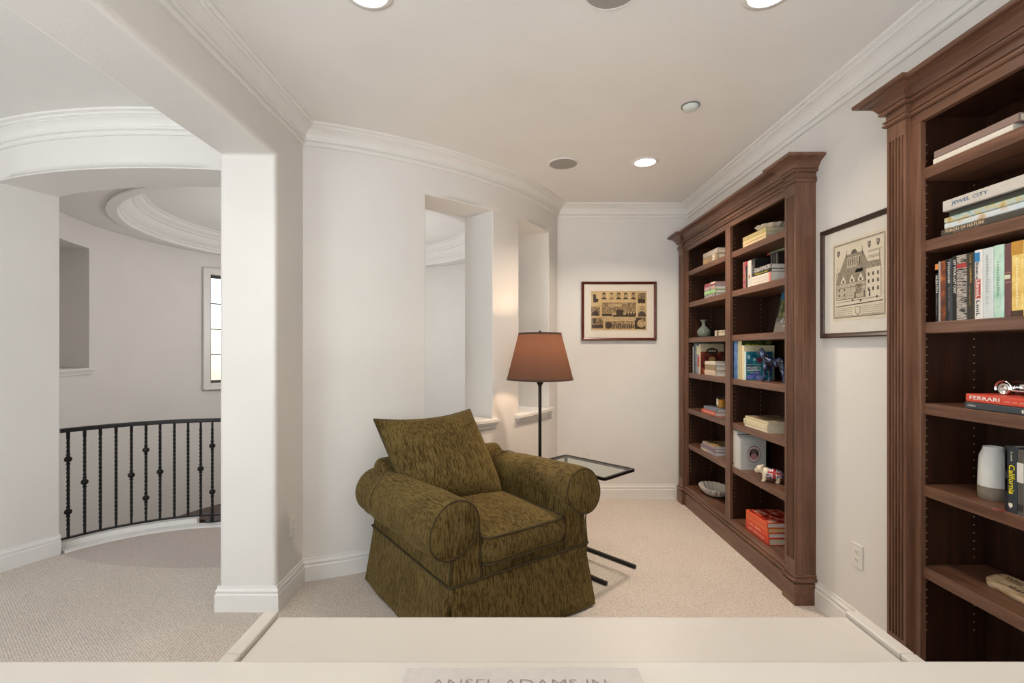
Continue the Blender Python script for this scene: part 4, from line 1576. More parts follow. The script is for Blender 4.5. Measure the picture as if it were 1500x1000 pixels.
det = thing('smoke_detector', 'small round white detector on the ceiling above the farther bookcase', 'detector', (1.005, 2.64, H))
MB().lathe([(0.001, -0.006), (0.049, -0.006), (0.050, -0.0005), (0.001, -0.0004)], 32, cap=True).build('mounting_ring', plain('detector_grey', (0.16, 0.16, 0.15, 1), 0.5), det, 40)
MB().lathe([(0.001, -0.026), (0.022, -0.026), (0.036, -0.020), (0.044, -0.0062), (0.001, -0.0061)], 32, cap=True).build('detector_dome', plain('detector_white', (0.68, 0.73, 0.70, 1), 0.4), det, 40)

# ------------------------------------------------------------------ outside the rotunda window
def tree(loc, h, r, label, seed):
    t = thing('garden_tree', label, 'tree', loc)
    MB().lathe([(0.13, 0), (0.09, h * 0.5), (0.05, h * 0.8)], 10, cap=True).build('trunk', plain('bark', (0.12, 0.08, 0.05, 1), 0.9), t, 60)
    rnd = random.Random(seed)
    mb = MB()
    for _ in range(2600):
        v = Vector((rnd.gauss(0, 1), rnd.gauss(0, 1), rnd.gauss(0, 1))).normalized() * r * (0.45 + 0.55 * rnd.random() ** 0.5)
        c = Vector((v.x, v.y, v.z * 0.9 + h))
        a = Vector((rnd.uniform(-1, 1), rnd.uniform(-1, 1), rnd.uniform(-1, 1))).normalized() * 0.09
        b = a.cross(Vector((rnd.uniform(-1, 1), rnd.uniform(-1, 1), rnd.uniform(-1, 1)))).normalized() * 0.045
        mb.add([c - a, c + b, c + a, c - b], [(0, 1, 2, 3)])
    mb.build('foliage', plain('leaf_green', (0.34, 0.48, 0.36, 1), 0.6, 0.3, 9), t)['kind'] = 'stuff'
tree((-7.75, 11.2, -2.8), 5.0, 0.62, 'green tree outside, faint through the narrow window', 3)
mb = MB()
mb.box(-30, 30, 8.7, 50, -3.0, -2.85)
mb.box(-30, -5.2, -12, 8.7, -3.0, -2.85)
struct(mb.build('ground', plain('garden_ground', (0.30, 0.32, 0.22, 1), 0.9)))

# ------------------------------------------------------------------ books
M_PAGES = plain('page_edges', rgb(214, 202, 180), 0.85, 0.08, 300)
M_PAGESW = plain('page_edges_white', rgb(222, 218, 210), 0.85, 0.06, 300)
INK = {k: cm(v) for k, v in dict(white='F2EFE8', black='141210', yellow='F2E21A', gold='C9A24A', blue='34649A', cream='EFE6CF', red='C8382E', grey='8A8A88').items()}

def flat(name, m, parent, pts):
    mb = MB()
    mb.add(pts, [tuple(range(len(pts)))])
    return mb.build(name, m, parent)

def book(label, group, t, h, w, mat, loc, mode='up', yaw=0.0, bands=(), titles=(), pages=None, art=None, soft=False, tilt=0.0, extra=None):
    r = thing('book', label, 'book', (0, 0, 0), 0, group)
    b = 0.0008 if soft else min(0.0028, t * 0.14)
    ins = 0.0006 if soft else 0.0032
    q = min(0.0035, t * 0.3)
    U = [(-t / 2, w), (-t / 2, q), (-t / 2 + q * 0.35, q * 0.3), (-t / 2 + q, 0), (t / 2 - q, 0), (t / 2 - q * 0.35, q * 0.3), (t / 2, q), (t / 2, w),
         (t / 2 - b, w), (t / 2 - b, q + b), (-t / 2 + b, q + b), (-t / 2 + b, w)]
    MB().prism(U, 0, h).build('cover', mat, r)
    MB().box(-t / 2 + b, t / 2 - b, q + b, w - ins, ins, h - ins).build('page_block', pages or M_PAGES, r)
    for bd in bands:                              # (z0, z1, material[, x0, x1]) as fractions
        z0, z1, m = bd[:3]
        x0, x1 = (bd[3], bd[4]) if len(bd) > 3 else (0.03, 0.97)
        xa, xb = -t / 2 + t * x0, -t / 2 + t * x1
        e_ = -0.0004 - 0.00012 * (len(bd) > 3)
        MB().box(xa, xb, e_, 0.0012, h * z0, h * z1).build('spine_panel', m, r)
    for s, m, z_top, ln, hgt, off in titles:      # runs down the spine
        if isinstance(s, tuple):
            scrawl('spine_lettering', s, m, r, (off * t - hgt / 2, -0.0008, h * z_top), (0, 0, -1), (1, 0, 0), ln * h, hgt)
            continue
        text('spine_title', s, m, r, (off * t - hgt / 2, -0.0008, h * z_top), (0, 0, -1), (1, 0, 0), width=ln * h, height=hgt)
    if art:
        art(r, t, h, w)
    if mode == 'up':
        mtx = Matrix.Translation(loc) @ Matrix.Rotation(-PI / 2 + yaw, 4, 'Z') @ Matrix.Rotation(tilt, 4, 'Y')
    else:
        base = Matrix(((0, 1, 0, 0), (0, 0, 1, 0), (1, 0, 0, 0), (0, 0, 0, 1)))
        mtx = Matrix.Translation((loc[0], loc[1], loc[2] + t / 2)) @ Matrix.Rotation(yaw, 4, 'Z') @ base
    r.matrix_world = mtx
    if extra:
        extra(r, t, h, w)
    return r

def stack(group, x, y_near, z, specs):
    """lying books, bottom first: dict(label, t, h, w, mat, dx, dy, yaw, ...)"""
    for s in specs:
        s = dict(s)
        lab, t, h, w, m = s.pop('label'), s.pop('t'), s.pop('h'), s.pop('w'), s.pop('mat')
        ddx, ddy = s.pop('dx', 0), s.pop('dy', 0)
        book(lab, group, t, h, w, m, (x + ddx, y_near + ddy, z), 'lie', **s)
        z += t + 0.0004
    return z

def row(group, x, z, y, specs):
    """standing books from far to near, starting at far edge y"""
    for s in specs:
        s = dict(s)
        lab, t, h, w, m = s.pop('label'), s.pop('t'), s.pop('h'), s.pop('w'), s.pop('mat')
        ddx = s.pop('dx', 0)
        y -= t / 2 + 0.0004
        book(lab, group, t, h, w, m, (x + ddx, y, z), 'up', **s)
        y -= t / 2 + s.pop('gap', 0)
    return y

S = lambda label, t, h, w, mat, **k: dict(label=label, t=t, h=h, w=w, mat=mat, **k)
yat = lambda px, x: x * F / (px - 745)

# ---- nearer bookcase
XS = 1.606
# top shelf: two large books lying flat
g = 'two large books flat on the top shelf of the nearer bookcase'
stack(g, XS, 1.522, SH[0], [
    S('wide white book lying under the mauve one on the top shelf', 0.022, 0.285, 0.235, cm('DCD6CB'), pages=M_PAGESW),
    S('thick mauve grey book lying on a white one on the top shelf', 0.027, 0.30, 0.245, cm('8A746C'), dy=-0.018)])
# second shelf: stack with JEWEL CITY on top
g = 'stack of large books on the second shelf of the nearer bookcase'
M_MAGA = mix_mat('cover_coastal', [(0.3, rgb(96, 132, 140)), (0.45, rgb(176, 196, 196)), (0.58, rgb(196, 176, 120)), (0.7, rgb(120, 92, 56))], 26, 0.4, 4)
M_MAGB = mix_mat('cover_sky', [(0.3, rgb(188, 206, 220)), (0.52, rgb(206, 214, 214)), (0.6, rgb(196, 164, 128)), (0.75, rgb(120, 130, 84))], 17, 0.4, 4)
stack(g, XS, 1.42, SH[1], [
    S('dark grey book with tan capitals at the bottom of the stack on the second shelf', 0.0235, 0.355, 0.25, cm('47433C'),
      titles=[('FORCES OF NATURE', cm('E2C7A0'), 0.945, 0.40, 0.0105, 0.11), ((3, 11, 2, 5, 6,), cm('B7A994'), 0.86, 0.28, 0.0030, -0.33)], pages=M_PAGESW),
    S('pale blue picture book second from the bottom of the second shelf stack', 0.0215, 0.345, 0.24, M_MAGB, dx=0.004),
    S('blue and green landscape book in the middle of the second shelf stack', 0.020, 0.343, 0.24, M_MAGA, dx=0.002),
    S('thin black book just under the thick pale one on the second shelf', 0.021, 0.328, 0.235, cm('33312A'), dx=0.006, bands=[(0.0, 1.0, cm('2F5A42'), 0.0, 0.14)]),
    S('thick pale grey book with blue title on top of the second shelf stack', 0.040, 0.343, 0.25, cm('C9C2BA'), dx=-0.004,
      titles=[('JEWEL CITY', cm('3D668E'), 0.90, 0.385, 0.0165, 0.0)], pages=M_PAGESW)])
# third shelf: standing novels
g = 'novels standing on the third shelf of the nearer bookcase'
M_BROWNPIC = mix_mat('cover_brown_picture', [(0.3, rgb(30, 18, 12)), (0.5, rgb(110, 52, 20)), (0.62, rgb(176, 96, 40)), (0.75, rgb(208, 160, 100))], 22, 0.35, 3)
M_STRIPE = mix_mat('cover_rigging', [(0.42, rgb(28, 26, 28)), (0.52, rgb(200, 190, 180)), (0.62, rgb(70, 60, 60))], 8, 0.35, 3, (3, 3, 26))
M_AQUA = mix_mat('cover_aqua', [(0.3, rgb(150, 200, 180)), (0.55, rgb(196, 224, 208)), (0.75, rgb(226, 236, 226))], 20, 0.4, 4)
M_YEL = mix_mat('cover_yellow', [(0.3, rgb(206, 160, 70)), (0.55, rgb(238, 206, 120)), (0.75, rgb(246, 226, 160))], 20, 0.4, 4)
def edge_y(a): return yat(a, XS)
E3 = [1369.6, 1375.2, 1386.0, 1396.3, 1416.8, 1428.4, 1441.0, 1457.2, 1473.4, 1484.2, 1503.0]
specs3 = [
    S('slim black novel leftmost on the third shelf, orange block at spine top', 0, 0.216, 0.15, cm('1C1B1C'), bands=[(0.83, 1.0, cm('D98A4A')), (0.83, 0.9, cm('E8C060'))],
      titles=[('SLEUTH', INK['white'], 0.80, 0.30, 0.0075, 0.02), ((7,), INK['grey'], 0.47, 0.36, 0.004, 0.02)]),
    S('brown picture-spined novel with silver edge, second on the third shelf', 0, 0.223, 0.155, M_BROWNPIC, bands=[(0.0, 1.0, cm('A9A6A6'), 0.0, 0.25)]),
    S('dark slate novel titled in white capitals, third on the third shelf', 0, 0.226, 0.16, cm('3A4146'), bands=[(0.0, 1.0, cm('1D1E20'), 0.0, 0.42)],
      titles=[('STOLEN LIVES', INK['white'], 0.95, 0.34, 0.0075, -0.02), ((6, 6,), INK['grey'], 0.54, 0.38, 0.005, 0.0)]),
    S('black and white novel with rope pattern and red lettering on the spine', 0, 0.231, 0.165, M_STRIPE, bands=[(0.0, 1.0, cm('141314'), 0.0, 0.3), (0.80, 0.87, cm('A83A34'), 0.32, 1.0)],
      titles=[('LET YOUR LAST CAST', INK['white'], 0.94, 0.52, 0.0085, -0.34)]),
    S('olive black novel with gold lettering beside the white red-blocked one', 0, 0.232, 0.165, cm('35322A'),
      titles=[((3, 7,), INK['gold'], 0.96, 0.42, 0.0075, 0.12), ((5, 8,), INK['gold'], 0.50, 0.30, 0.0032, 0.0)]),
    S('white novel with blue square and red block on the spine', 0, 0.236, 0.17, cm('E2DEDA'), bands=[(0.83, 0.965, cm('2B7DB4'), 0.08, 0.70), (0.30, 0.58, cm('B8443A'), 0.16, 0.80)],
      titles=[((6,), INK['black'], 0.82, 0.24, 0.011, -0.08), ((7,), INK['white'], 0.57, 0.26, 0.012, 0.0), ((4,), INK['black'], 0.27, 0.24, 0.012, 0.0)]),
    S('plain pale grey white novel between red-blocked and aqua spines', 0, 0.236, 0.175, cm('D3D8D8'), titles=[((9,), cm('B8C0C0'), 0.9, 0.75, 0.010, 0.0)]),
    S('pale aqua novel with mottled spine on the third shelf', 0, 0.238, 0.175, M_AQUA, titles=[((7,), cm('8FB8A0'), 0.78, 0.5, 0.010, 0.0)]),
    S('maroon book with a small cream label on its spine', 0, 0.236, 0.175, cm('6B4648'), bands=[(0.52, 0.575, cm('D6D8BC'), 0.05, 0.9), (0.60, 0.607, cm('C9A88A')), (0.47, 0.477, cm('C9A88A'))]),
    S('golden yellow novel at the right edge of the third shelf', 0, 0.238, 0.175, M_YEL, bands=[(0.0, 0.08, cm('4A3422')), (0.82, 1.0, cm('BE8A34'))], titles=[('A Thousand Splendid Suns', cm('FFF4CC'), 0.78, 0.66, 0.010, 0.0)])]
for i, s in enumerate(specs3):
    a, b = edge_y(E3[i]), edge_y(E3[i + 1])
    s['t'] = a - b - 0.0012
y = edge_y(E3[0])
row(g, XS, SH[2], y, specs3)
# fourth shelf: two car books and a chrome toy car
g = 'two car books lying on the fourth shelf of the nearer bookcase'
z4 = stack(g, XS, 1.37, SH[3], [
    S('dark grey book lying under the red one on the fourth shelf', 0.0245, 0.312, 0.24, cm('3B4247'), titles=[((7,), INK['white'], 0.965, 0.095, 0.0066, 0.05), ('E', INK['white'], 0.40, 0.05, 0.010, 0.0)], bands=[]),
    S('bright red book with wide white capitals under the toy car', 0.028, 0.308, 0.24, cm('D24A36'),
      titles=[('FERRARI', INK['white'], 0.955, 0.33, 0.0125, 0.06), ((4, 3, 4,), cm('F0B49C'), 0.585, 0.22, 0.0045, -0.06)], bands=[])])
car = thing('toy_car', 'chrome vintage toy car with big fenders standing on the red book', 'toy car', (1.712, 1.555, z4), 0)
# car axis along +y is the nose; built around its middle
L2 = 0.105
rings = []
for yy, hw_, z0, z1 in ((-L2, 0.006, 0.020, 0.026), (-0.09, 0.017, 0.016, 0.036), (-0.06, 0.020, 0.015, 0.046), (-0.03, 0.021, 0.015, 0.050), (0.0, 0.021, 0.015, 0.047), (0.03, 0.017, 0.015, 0.043), (0.07, 0.013, 0.015, 0.040), (0.095, 0.009, 0.016, 0.035), (0.103, 0.003, 0.020, 0.030)):
    zc, hh = (z0 + z1) / 2, (z1 - z0) / 2
    rings.append([(hw_ * math.copysign(abs(math.cos(a)) ** 0.7, math.cos(a)), yy, zc + hh * math.copysign(abs(math.sin(a)) ** 0.7, math.sin(a))) for a in [2 * PI * j / 20 for j in range(20)]])
MB().loft(rings).build('car_body', M_CHROME, car, 60)
rings = []
for yy, hw_, z1 in ((-0.062, 0.006, 0.046), (-0.05, 0.015, 0.060), (-0.02, 0.016, 0.066), (0.0, 0.0155, 0.063), (0.014, 0.012, 0.048)):
    rings.append([(hw_ * math.cos(a), yy, 0.040 + (z1 - 0.040) * max(0, math.sin(a)) ** 0.6) for a in [PI * j / 12 for j in range(13)]])
MB().loft(rings, True).build('cabin', M_CHROME, car, 50)
for sx in (-1, 1):
    for wy_ in (0.068, -0.062):
        wr_ = 0.0195
        rings = []
        for r_, x_ in ((0.0006, 0.0045), (0.006, 0.0045), (0.0075, 0.003), (0.0125, 0.0035), (0.0135, 0.006), (wr_ - 0.002, 0.0062), (wr_, 0.004), (wr_, -0.004), (wr_ - 0.003, -0.006), (0.0006, -0.006)):
            rings.append([(sx * (0.026 + x_), wy_ + r_ * math.cos(2 * PI * j / 24), wr_ + r_ * math.sin(2 * PI * j / 24)) for j in range(24)])
        MB().loft(rings).build('wheel', M_CHROME, car, 40)
        rings = []
        fr = 0.026
        for k in range(15):
            a = math.radians(-18 + 205 * k / 14)
            tail = 0.0 if k > 2 else (3 - k) * 0.012
            cy_, cz_ = wy_ + fr * math.cos(a) * (1 if wy_ < 0 else 1), wr_ + 0.002 + fr * math.sin(a)
            th_ = 0.0042
            rings.append([(sx * (0.0255 + 0.010 * math.cos(q)), cy_ + th_ * math.cos(a) * math.sin(q), cz_ + th_ * math.sin(a) * math.sin(q)) for q in [2 * PI * j / 10 for j in range(10)]])
        MB().loft(rings).build('fender', M_CHROME, car, 60)
    MB().box(sx * 0.026 - 0.008, sx * 0.026 + 0.008, -0.036, 0.042, 0.013, 0.019).build('running_board', M_CHROME, car, None, 0.002)
    MB().lathe([(0.0008, 0), (0.006, 0.001), (0.0075, 0.005), (0.005, 0.011), (0.0008, 0.013)], 14, (sx * 0.016, 0.094, 0.030), cap=True).build('headlamp', M_CHROME, car, 50)
# fifth shelf: white vase-shaped holder, standing books, red ribbon
vs = thing('vase', 'matte white tapered vase with a grey-tan base beside the dark standing book', 'vase', (1.692, 1.668, SH[4]))
MB().lathe([(0.001, 0.046), (0.0408, 0.046), (0.0405, 0.06), (0.0385, 0.12), (0.0365, 0.150), (0.033, 0.160), (0.0285, 0.172), (0.0272, 0.181), (0.0255, 0.183), (0.0245, 0.178), (0.024, 0.15), (0.001, 0.149)], 40, cap=True).build('vase_body', plain('white_ceramic', rgb(222, 222, 218), 0.4, 0.02), vs, 40)
MB().lathe([(0.001, 0), (0.035, 0.0), (0.0395, 0.007), (0.0412, 0.022), (0.0411, 0.0455), (0.001, 0.0456)], 40, cap=True).build('vase_base', plain('stone_grey', rgb(138, 126, 112), 0.6, 0.08, 90), vs, 40)
g = 'dark books standing on the fifth shelf of the nearer bookcase'
def shield(r, t, h, w):
    pts = [(-0.006, 0.018), (0.006, 0.018), (0.006, 0.009), (0.0, 0.002), (-0.006, 0.009)]
    flat('spine_emblem', INK['cream'], r, [(x, -0.0009, z + 0.012) for x, z in pts])
def ribbon(r, t, h, w):
    mb = MB()
    P = [(0.004, 0.02), (0.004, -0.002), (0.010, -0.012), (0.020, -0.022)]
    mb.add([(-t / 2 - 0.0002 + 0.0 - x, y - 0.002, 0.0012) for x, y in P] + [(-t / 2 - x + 0.010, y - 0.008, 0.0012) for x, y in P], [(0, 1, 5, 4), (1, 2, 6, 5), (2, 3, 7, 6)])
    o = mb.build('ribbon_marker', cm('8E1F2C'), r)
    s = o.modifiers.new('thick', 'SOLIDIFY'); s.thickness = 0.0008
row(g, XS + 0.002, SH[4], yat(1470.8, XS), [
    S('dark slate book with yellow script on the spine beside the white vase', 0.037, 0.212, 0.17, cm('2E343B'), art=shield, extra=ribbon,
      bands=[(0.0, 1.0, cm('1A1C22'), 0.0, 0.30), (0.62, 0.93, cm('5B5E8E'), 0.06, 0.2), (0.3, 0.5, cm('7A4A52'), 0.06, 0.2)],
      titles=[('California', INK['yellow'], 0.72, 0.44, 0.0185, 0.10), ((6,), INK['cream'], 0.92, 0.14, 0.005, 0.08)]),
    S('grey book with a white label on its spine, right of the yellow-lettered one', 0.0205, 0.206, 0.165, cm('57534C'), bands=[(0.50, 0.80, cm('DEDAD2'), 0.02, 0.92), (0.06, 0.17, cm('2C2926'), 0.1, 0.9)]),
    S('slim charcoal book at the right edge of the fifth shelf', 0.018, 0.206, 0.165, cm('49443D'), bands=[(0.0, 0.12, cm('D8CDB8'), 0.0, 0.8)])])
# sixth shelf: driftwood plaque with engraved words
pq = thing('driftwood_plaque', 'pale driftwood piece engraved with words on the lowest shelf', 'plaque', (1.722, 1.560, SH[5]), math.radians(-3))
M_DRIFT = mix_mat('driftwood', [(0.28, rgb(150, 112, 70)), (0.45, rgb(196, 164, 122)), (0.62, rgb(218, 196, 164)), (0.8, rgb(206, 172, 124))], 3.0, 0.8, 5, (26, 4, 26))
rings = []
ns = 30
for i in range(ns + 1):
    t = i / ns
    yy = 0.165 - 0.36 * t
    env = min(1, (t / 0.10) ** 0.55) * min(1, ((1 - t) / 0.08) ** 0.6) if 0 < t < 1 else 0.02
    wl = 0.040 * env * (1 + 0.22 * noise.noise(Vector((t * 7, 3, 0)))) * (0.82 + 0.4 * t)
    wr_ = 0.044 * env * (1 + 0.20 * noise.noise(Vector((t * 6, 9, 0)))) * (0.80 + 0.4 * t)
    hh = 0.020 * (0.25 + 0.75 * env)
    ring = []
    for j in range(22):
        a = 2 * PI * j / 22
        x = (wr_ if math.cos(a) > 0 else wl) * math.copysign(abs(math.cos(a)) ** 0.8, math.cos(a))
        z = hh / 2 + hh / 2 * math.copysign(abs(math.sin(a)) ** 0.6, math.sin(a)) + (x * 0.32 + 0.014)
        if math.sin(a) <= 0.05:
            z = max(0.0, z) if math.sin(a) > -0.3 else max(0.0, z - 0.012)
        z += 0.0015 * noise.noise(Vector((x * 60, yy * 30, 1)))
        ring.append((x, yy, max(0.0, z)))
    rings.append(ring)
MB().loft(rings).build('plaque_body', M_DRIFT, pq, 60)
M_BURN = plain('burnt_letters', rgb(92, 62, 36), 0.9, 0.2, 60)
def ptext(s, x, y0, w, h):
    zt = lambda xx: 0.020 + xx * 0.32 + 0.0148
    text('engraved_words', s, M_BURN, pq, (x, y0, zt(x) + 0.0005), (0, -1, 0), (1, 0, 0.32), width=w, height=h)
ptext('Where there is', 0.004, 0.112, 0.165, 0.018)
ptext('there is a', -0.024, 0.070, 0.12, 0.016)

# ---- farther bookcase, nearer bay
XS = 1.612
g = 'cream books on the top shelf of the farther bookcase'
y0 = yat(1122, XS)
CR1 = [cm('CDBB8E'), cm('DCCB9C'), cm('CBB98C')]
zt_ = stack(g, XS, y0, SH[0], [
    S('cream book at the bottom of the striped top shelf stack', 0.022, 0.295, 0.23, cm('D6BE94'), bands=[(0, 1, cm('8A7344'), 0.9, 1.0)]),
    S('cream book in the middle of the striped top shelf stack', 0.022, 0.297, 0.23, cm('E0CB96'), bands=[(0, 1, cm('8A7344'), 0.9, 1.0), (0, 1, cm('B59E66'), 0.45, 0.55)]),
    S('olive cream book on top of the striped top shelf stack under the scalloped dish', 0.026, 0.296, 0.23, cm('BFAF78'), bands=[(0, 1, cm('6E5E34'), 0.88, 1.0), (0, 1, cm('8F8050'), 0.4, 0.5)])])
ds = thing('scalloped_dish', 'white scalloped shell dish lying on the cream books on the top shelf', 'dish', (1.738, y0 + 0.125, zt_))
MB().lathe([(0.001, 0.0), (0.045, 0.0), (0.07, 0.008), (0.10, 0.026), (0.112, 0.037), (0.109, 0.039), (0.095, 0.028), (0.065, 0.013), (0.001, 0.008)], 96, lobes=14, amp=0.14, cap=True).build('dish_body', plain('shell_white', rgb(214, 206, 194), 0.5, 0.03), ds, 50)
g = 'small books on the second shelf of the farther bookcase'
yb = yat(1081.5, XS)
M_PINKPIC = mix_mat('cover_floral_pink', [(0.35, rgb(60, 40, 50)), (0.5, rgb(190, 90, 110)), (0.6, rgb(120, 150, 90)), (0.75, rgb(210, 200, 190))], 30, 0.4, 3)
M_BWPIC = mix_mat('cover_black_white', [(0.40, rgb(24, 22, 22)), (0.52, rgb(190, 186, 180)), (0.65, rgb(60, 56, 54))], 34, 0.4, 2, (2, 2, 1))
row(g, XS + 0.03, SH[1], yb, [
    S('green and pink spined book leftmost on the farther bookcase second shelf', 0.046, 0.192, 0.14, M_PINKPIC),
    S('slim dark book with a red top beside the pink-green one', 0.020, 0.190, 0.14, cm('26201E'), bands=[(0.86, 1.0, cm('B8302C'))]),
    S('white spined book standing among dark ones on the second shelf', 0.052, 0.188, 0.14, cm('CFCBC4'), bands=[(0.35, 0.5, cm('A98C5A'), 0.3, 0.7)]),
    S('charcoal book with pale letters right of the white one', 0.024, 0.190, 0.14, cm('2C2A2A'), bands=[(0.2, 0.8, INK['grey'], 0.3, 0.7)]),
    S('black book with a thin white line, fifth on the second shelf', 0.022, 0.192, 0.14, cm('1A1918'), bands=[(0.1, 0.9, INK['grey'], 0.4, 0.6)])])
row(g, 1.735, SH[1], yb - 0.185, [
    S('dark grey book in the back half of the second shelf, first behind the stack', 0.03, 0.215, 0.12, cm('2E2C2B'), bands=[(0.3, 0.95, INK['grey'], 0.3, 0.7)]),
    S('black book behind the lying stack on the second shelf', 0.03, 0.215, 0.12, cm('1E1C1C'), bands=[(0.5, 0.95, cm('6A625A'), 0.3, 0.7)]),
    S('brown black book behind the lying stack, nearest the pilaster', 0.03, 0.215, 0.12, cm('332826'), bands=[(0.5, 0.95, cm('8A8078'), 0.3, 0.7)])])
y0 = yat(1129, XS)
stack(g, XS, y0, SH[1], [
    S('thick cream book with a pink end at the bottom of the second shelf stack', 0.062, 0.235, 0.20, cm('DCD2C4'), bands=[(0.0, 0.09, cm('D98078'), 0.0, 1.0), (0.12, 0.95, cm('B5AA9A'), 0.30, 0.34), (0.12, 0.95, cm('B5AA9A'), 0.64, 0.68)], pages=M_PAGESW),
    S('black book with yellow letters in the second shelf stack', 0.019, 0.225, 0.20, cm('1B1815'), titles=[((8, 4,), INK['yellow'], 0.85, 0.7, 0.008, 0.0)], bands=[], pages=M_PAGESW),
    S('pale floral book on top of the second shelf stack', 0.030, 0.205, 0.19, M_BWPIC, bands=[], pages=M_PAGESW)])
MTX = cm('8F9478')
book('green grey book lying across the tops of the standing second shelf books', g, 0.016, 0.24, 0.12, MTX, (1.75, yb - 0.36, SH[1] + 0.2165), 'lie', bands=[(0.88, 1.0, cm('C23A30'))])
# third shelf: leaning cookbook, cover towards the room
M_PROV = mix_mat('cover_produce', [(0.3, rgb(18, 24, 14)), (0.5, rgb(60, 84, 34)), (0.62, rgb(150, 150, 90)), (0.75, rgb(60, 44, 30))], 24, 0.4, 3)
def prov(r, t, h, w):
    x = -t / 2 - 0.0006
    def pane(m, y0_, y1_, z0, z1, k=0):
        flat('cover_panel', m, r, [(x - 0.0002 * k, y0_, z0), (x - 0.0002 * k, y1_, z0), (x - 0.0002 * k, y1_, z1), (x - 0.0002 * k, y0_, z1)])
    pane(cm('2E6E8E'), 0.0, w, h * 0.80, h)
    pane(cm('6E6862'), 0.0, w, 0.0, h * 0.36)
    pane(M_PROV, 0.02, w * 0.9, h * 0.36, h * 0.80, 1)
    text('cover_title', 'Cooking', INK['white'], r, (x - 0.0006, w - 0.085, h * 0.355), (0, -1, 0), (0, 0, 1), height=0.030)
    text('cover_title', 'of Provence', INK['white'], r, (x - 0.0006, w - 0.055, h * 0.235), (0, -1, 0), (0, 0, 1), height=0.030)
    scrawl('cover_lettering', (7,), INK['cream'], r, (x - 0.0006, w - 0.095, h * 0.13), (0, -1, 0), (0, 0, 1), 0.06, 0.010)
r = book('cookbook with white title leaning in the third shelf of the farther bookcase', 'leaning cookbook on the third shelf', 0.018, 0.265, 0.21, cm('3A3A34'), (0, 0, 0), 'up', art=prov)
# local -x (cover) towards the room, spine away at low y, leaning back
mt = Matrix(((1, 0, 0, 0), (0, 1, 0, 0), (0, 0, 1, 0), (0, 0, 0, 1)))
r.matrix_world = Matrix.Translation((1.728, 2.892, SH[2] + 0.004)) @ Matrix.Rotation(math.radians(12), 4, 'Y')
# fourth shelf: garden books and a horse
g = 'garden books standing on the fourth shelf of the farther bookcase'
M_BLUEPIC = mix_mat('cover_blue', [(0.3, rgb(40, 70, 130)), (0.55, rgb(90, 130, 180)), (0.75, rgb(150, 180, 200))], 20, 0.4, 3)
M_MONET = mix_mat('cover_lily_pond', [(0.28, rgb(14, 40, 70)), (0.42, rgb(24, 98, 128)), (0.52, rgb(46, 140, 150)), (0.60, rgb(50, 80, 170)), (0.70, rgb(140, 120, 200))], 17, 0.35, 4)
M_GREENPIC = mix_mat('cover_dark_garden', [(0.35, rgb(12, 16, 10)), (0.52, rgb(44, 66, 24)), (0.66, rgb(120, 110, 60))], 26, 0.4, 4)
def garden_back(r, t, h, w):
    x = t / 2 + 0.0005
    flat('cover_panel', M_GREENPIC, r, [(x, 0.004, h * 0.1), (x, w, h * 0.1), (x, w, h), (x, 0.004, h)])
    scrawl('cover_lettering', (4, 7), INK['yellow'], r, (x + 0.0005, 0.03, h * 0.865), (0, 1, 0), (0, 0, 1), 0.10, 0.014)
def monet(r, t, h, w):
    x = t / 2 + 0.0005
    def el(m, y, z, ry, rz, k=1):
        n = 16
        flat('cover_flower', m, r, [(x + 0.0003 * k, y + ry * math.cos(2 * PI * i / n), z + rz * math.sin(2 * PI * i / n)) for i in range(n)])
    flat('cover_panel', M_MONET, r, [(x, 0.006, 0), (x, w, 0), (x, w, h), (x, 0.006, h)])
    el(cm('8E2340'), w * 0.52, h * 0.70, 0.018, 0.017); el(cm('6A4FA8'), w * 0.72, h * 0.48, 0.016, 0.016); el(cm('7A78C8'), w * 0.16, h * 0.10, 0.022, 0.014)
    el(cm('8F9BD6'), w * 0.52, h * 0.08, 0.026, 0.016); el(cm('9CC8CC'), w * 0.33, h * 0.72, 0.010, 0.012); el(cm('A8C8D8'), w * 0.12, h * 0.80, 0.010, 0.014); el(cm('5FA8B0'), w * 0.55, h * 0.90, 0.022, 0.010)
    text('cover_title', "MONET'S", INK['white'], r, (x + 0.0012, 0.012, h * 0.40), (0, 1, 0), (0, 0, 1), width=0.092, height=0.014)
    text('cover_title', 'GARDEN', INK['white'], r, (x + 0.0012, 0.010, h * 0.31), (0, 1, 0), (0, 0, 1), width=0.092, height=0.014)
    scrawl('cover_lettering', (7, 3, 7, 2), INK['white'], r, (x + 0.0012, 0.012, h * 0.53), (0, 1, 0), (0, 0, 1), 0.10, 0.006)
    scrawl('cover_lettering', (6, 7), INK['white'], r, (x + 0.0012, 0.03, h * 0.24), (0, 1, 0), (0, 0, 1), 0.07, 0.005)
yb = yat(1074.5, XS)
yend = row(g, XS, SH[3], yb, [
    S('tall blue book leftmost on the fourth shelf of the farther bookcase', 0.060, 0.268, 0.2, M_BLUEPIC),
    S('cream and green spined book next to the tall blue one', 0.030, 0.266, 0.2, cm('C9C3A2'), bands=[(0, 1, cm('7C8A5A'), 0.5, 0.8)]),
    S('dark garden book with yellow title rising behind the blue floral cover', 0.022, 0.268, 0.215, cm('C8B88C'), art=garden_back),
    S('cream spined book right behind the blue floral cover', 0.036, 0.236, 0.21, cm('DED3AE'), bands=[(0, 1, cm('B4906A'), 0.1, 0.3)]),
    S('blue floral cover garden book facing the camera beside the horse', 0.022, 0.194, 0.185, cm('CFE0DC'), art=monet)])
horse = thing('horse_figurine', 'dark blue silver-streaked horse figurine standing beside the floral book', 'figurine', (1.690, 3.030, SH[3]), math.radians(120))
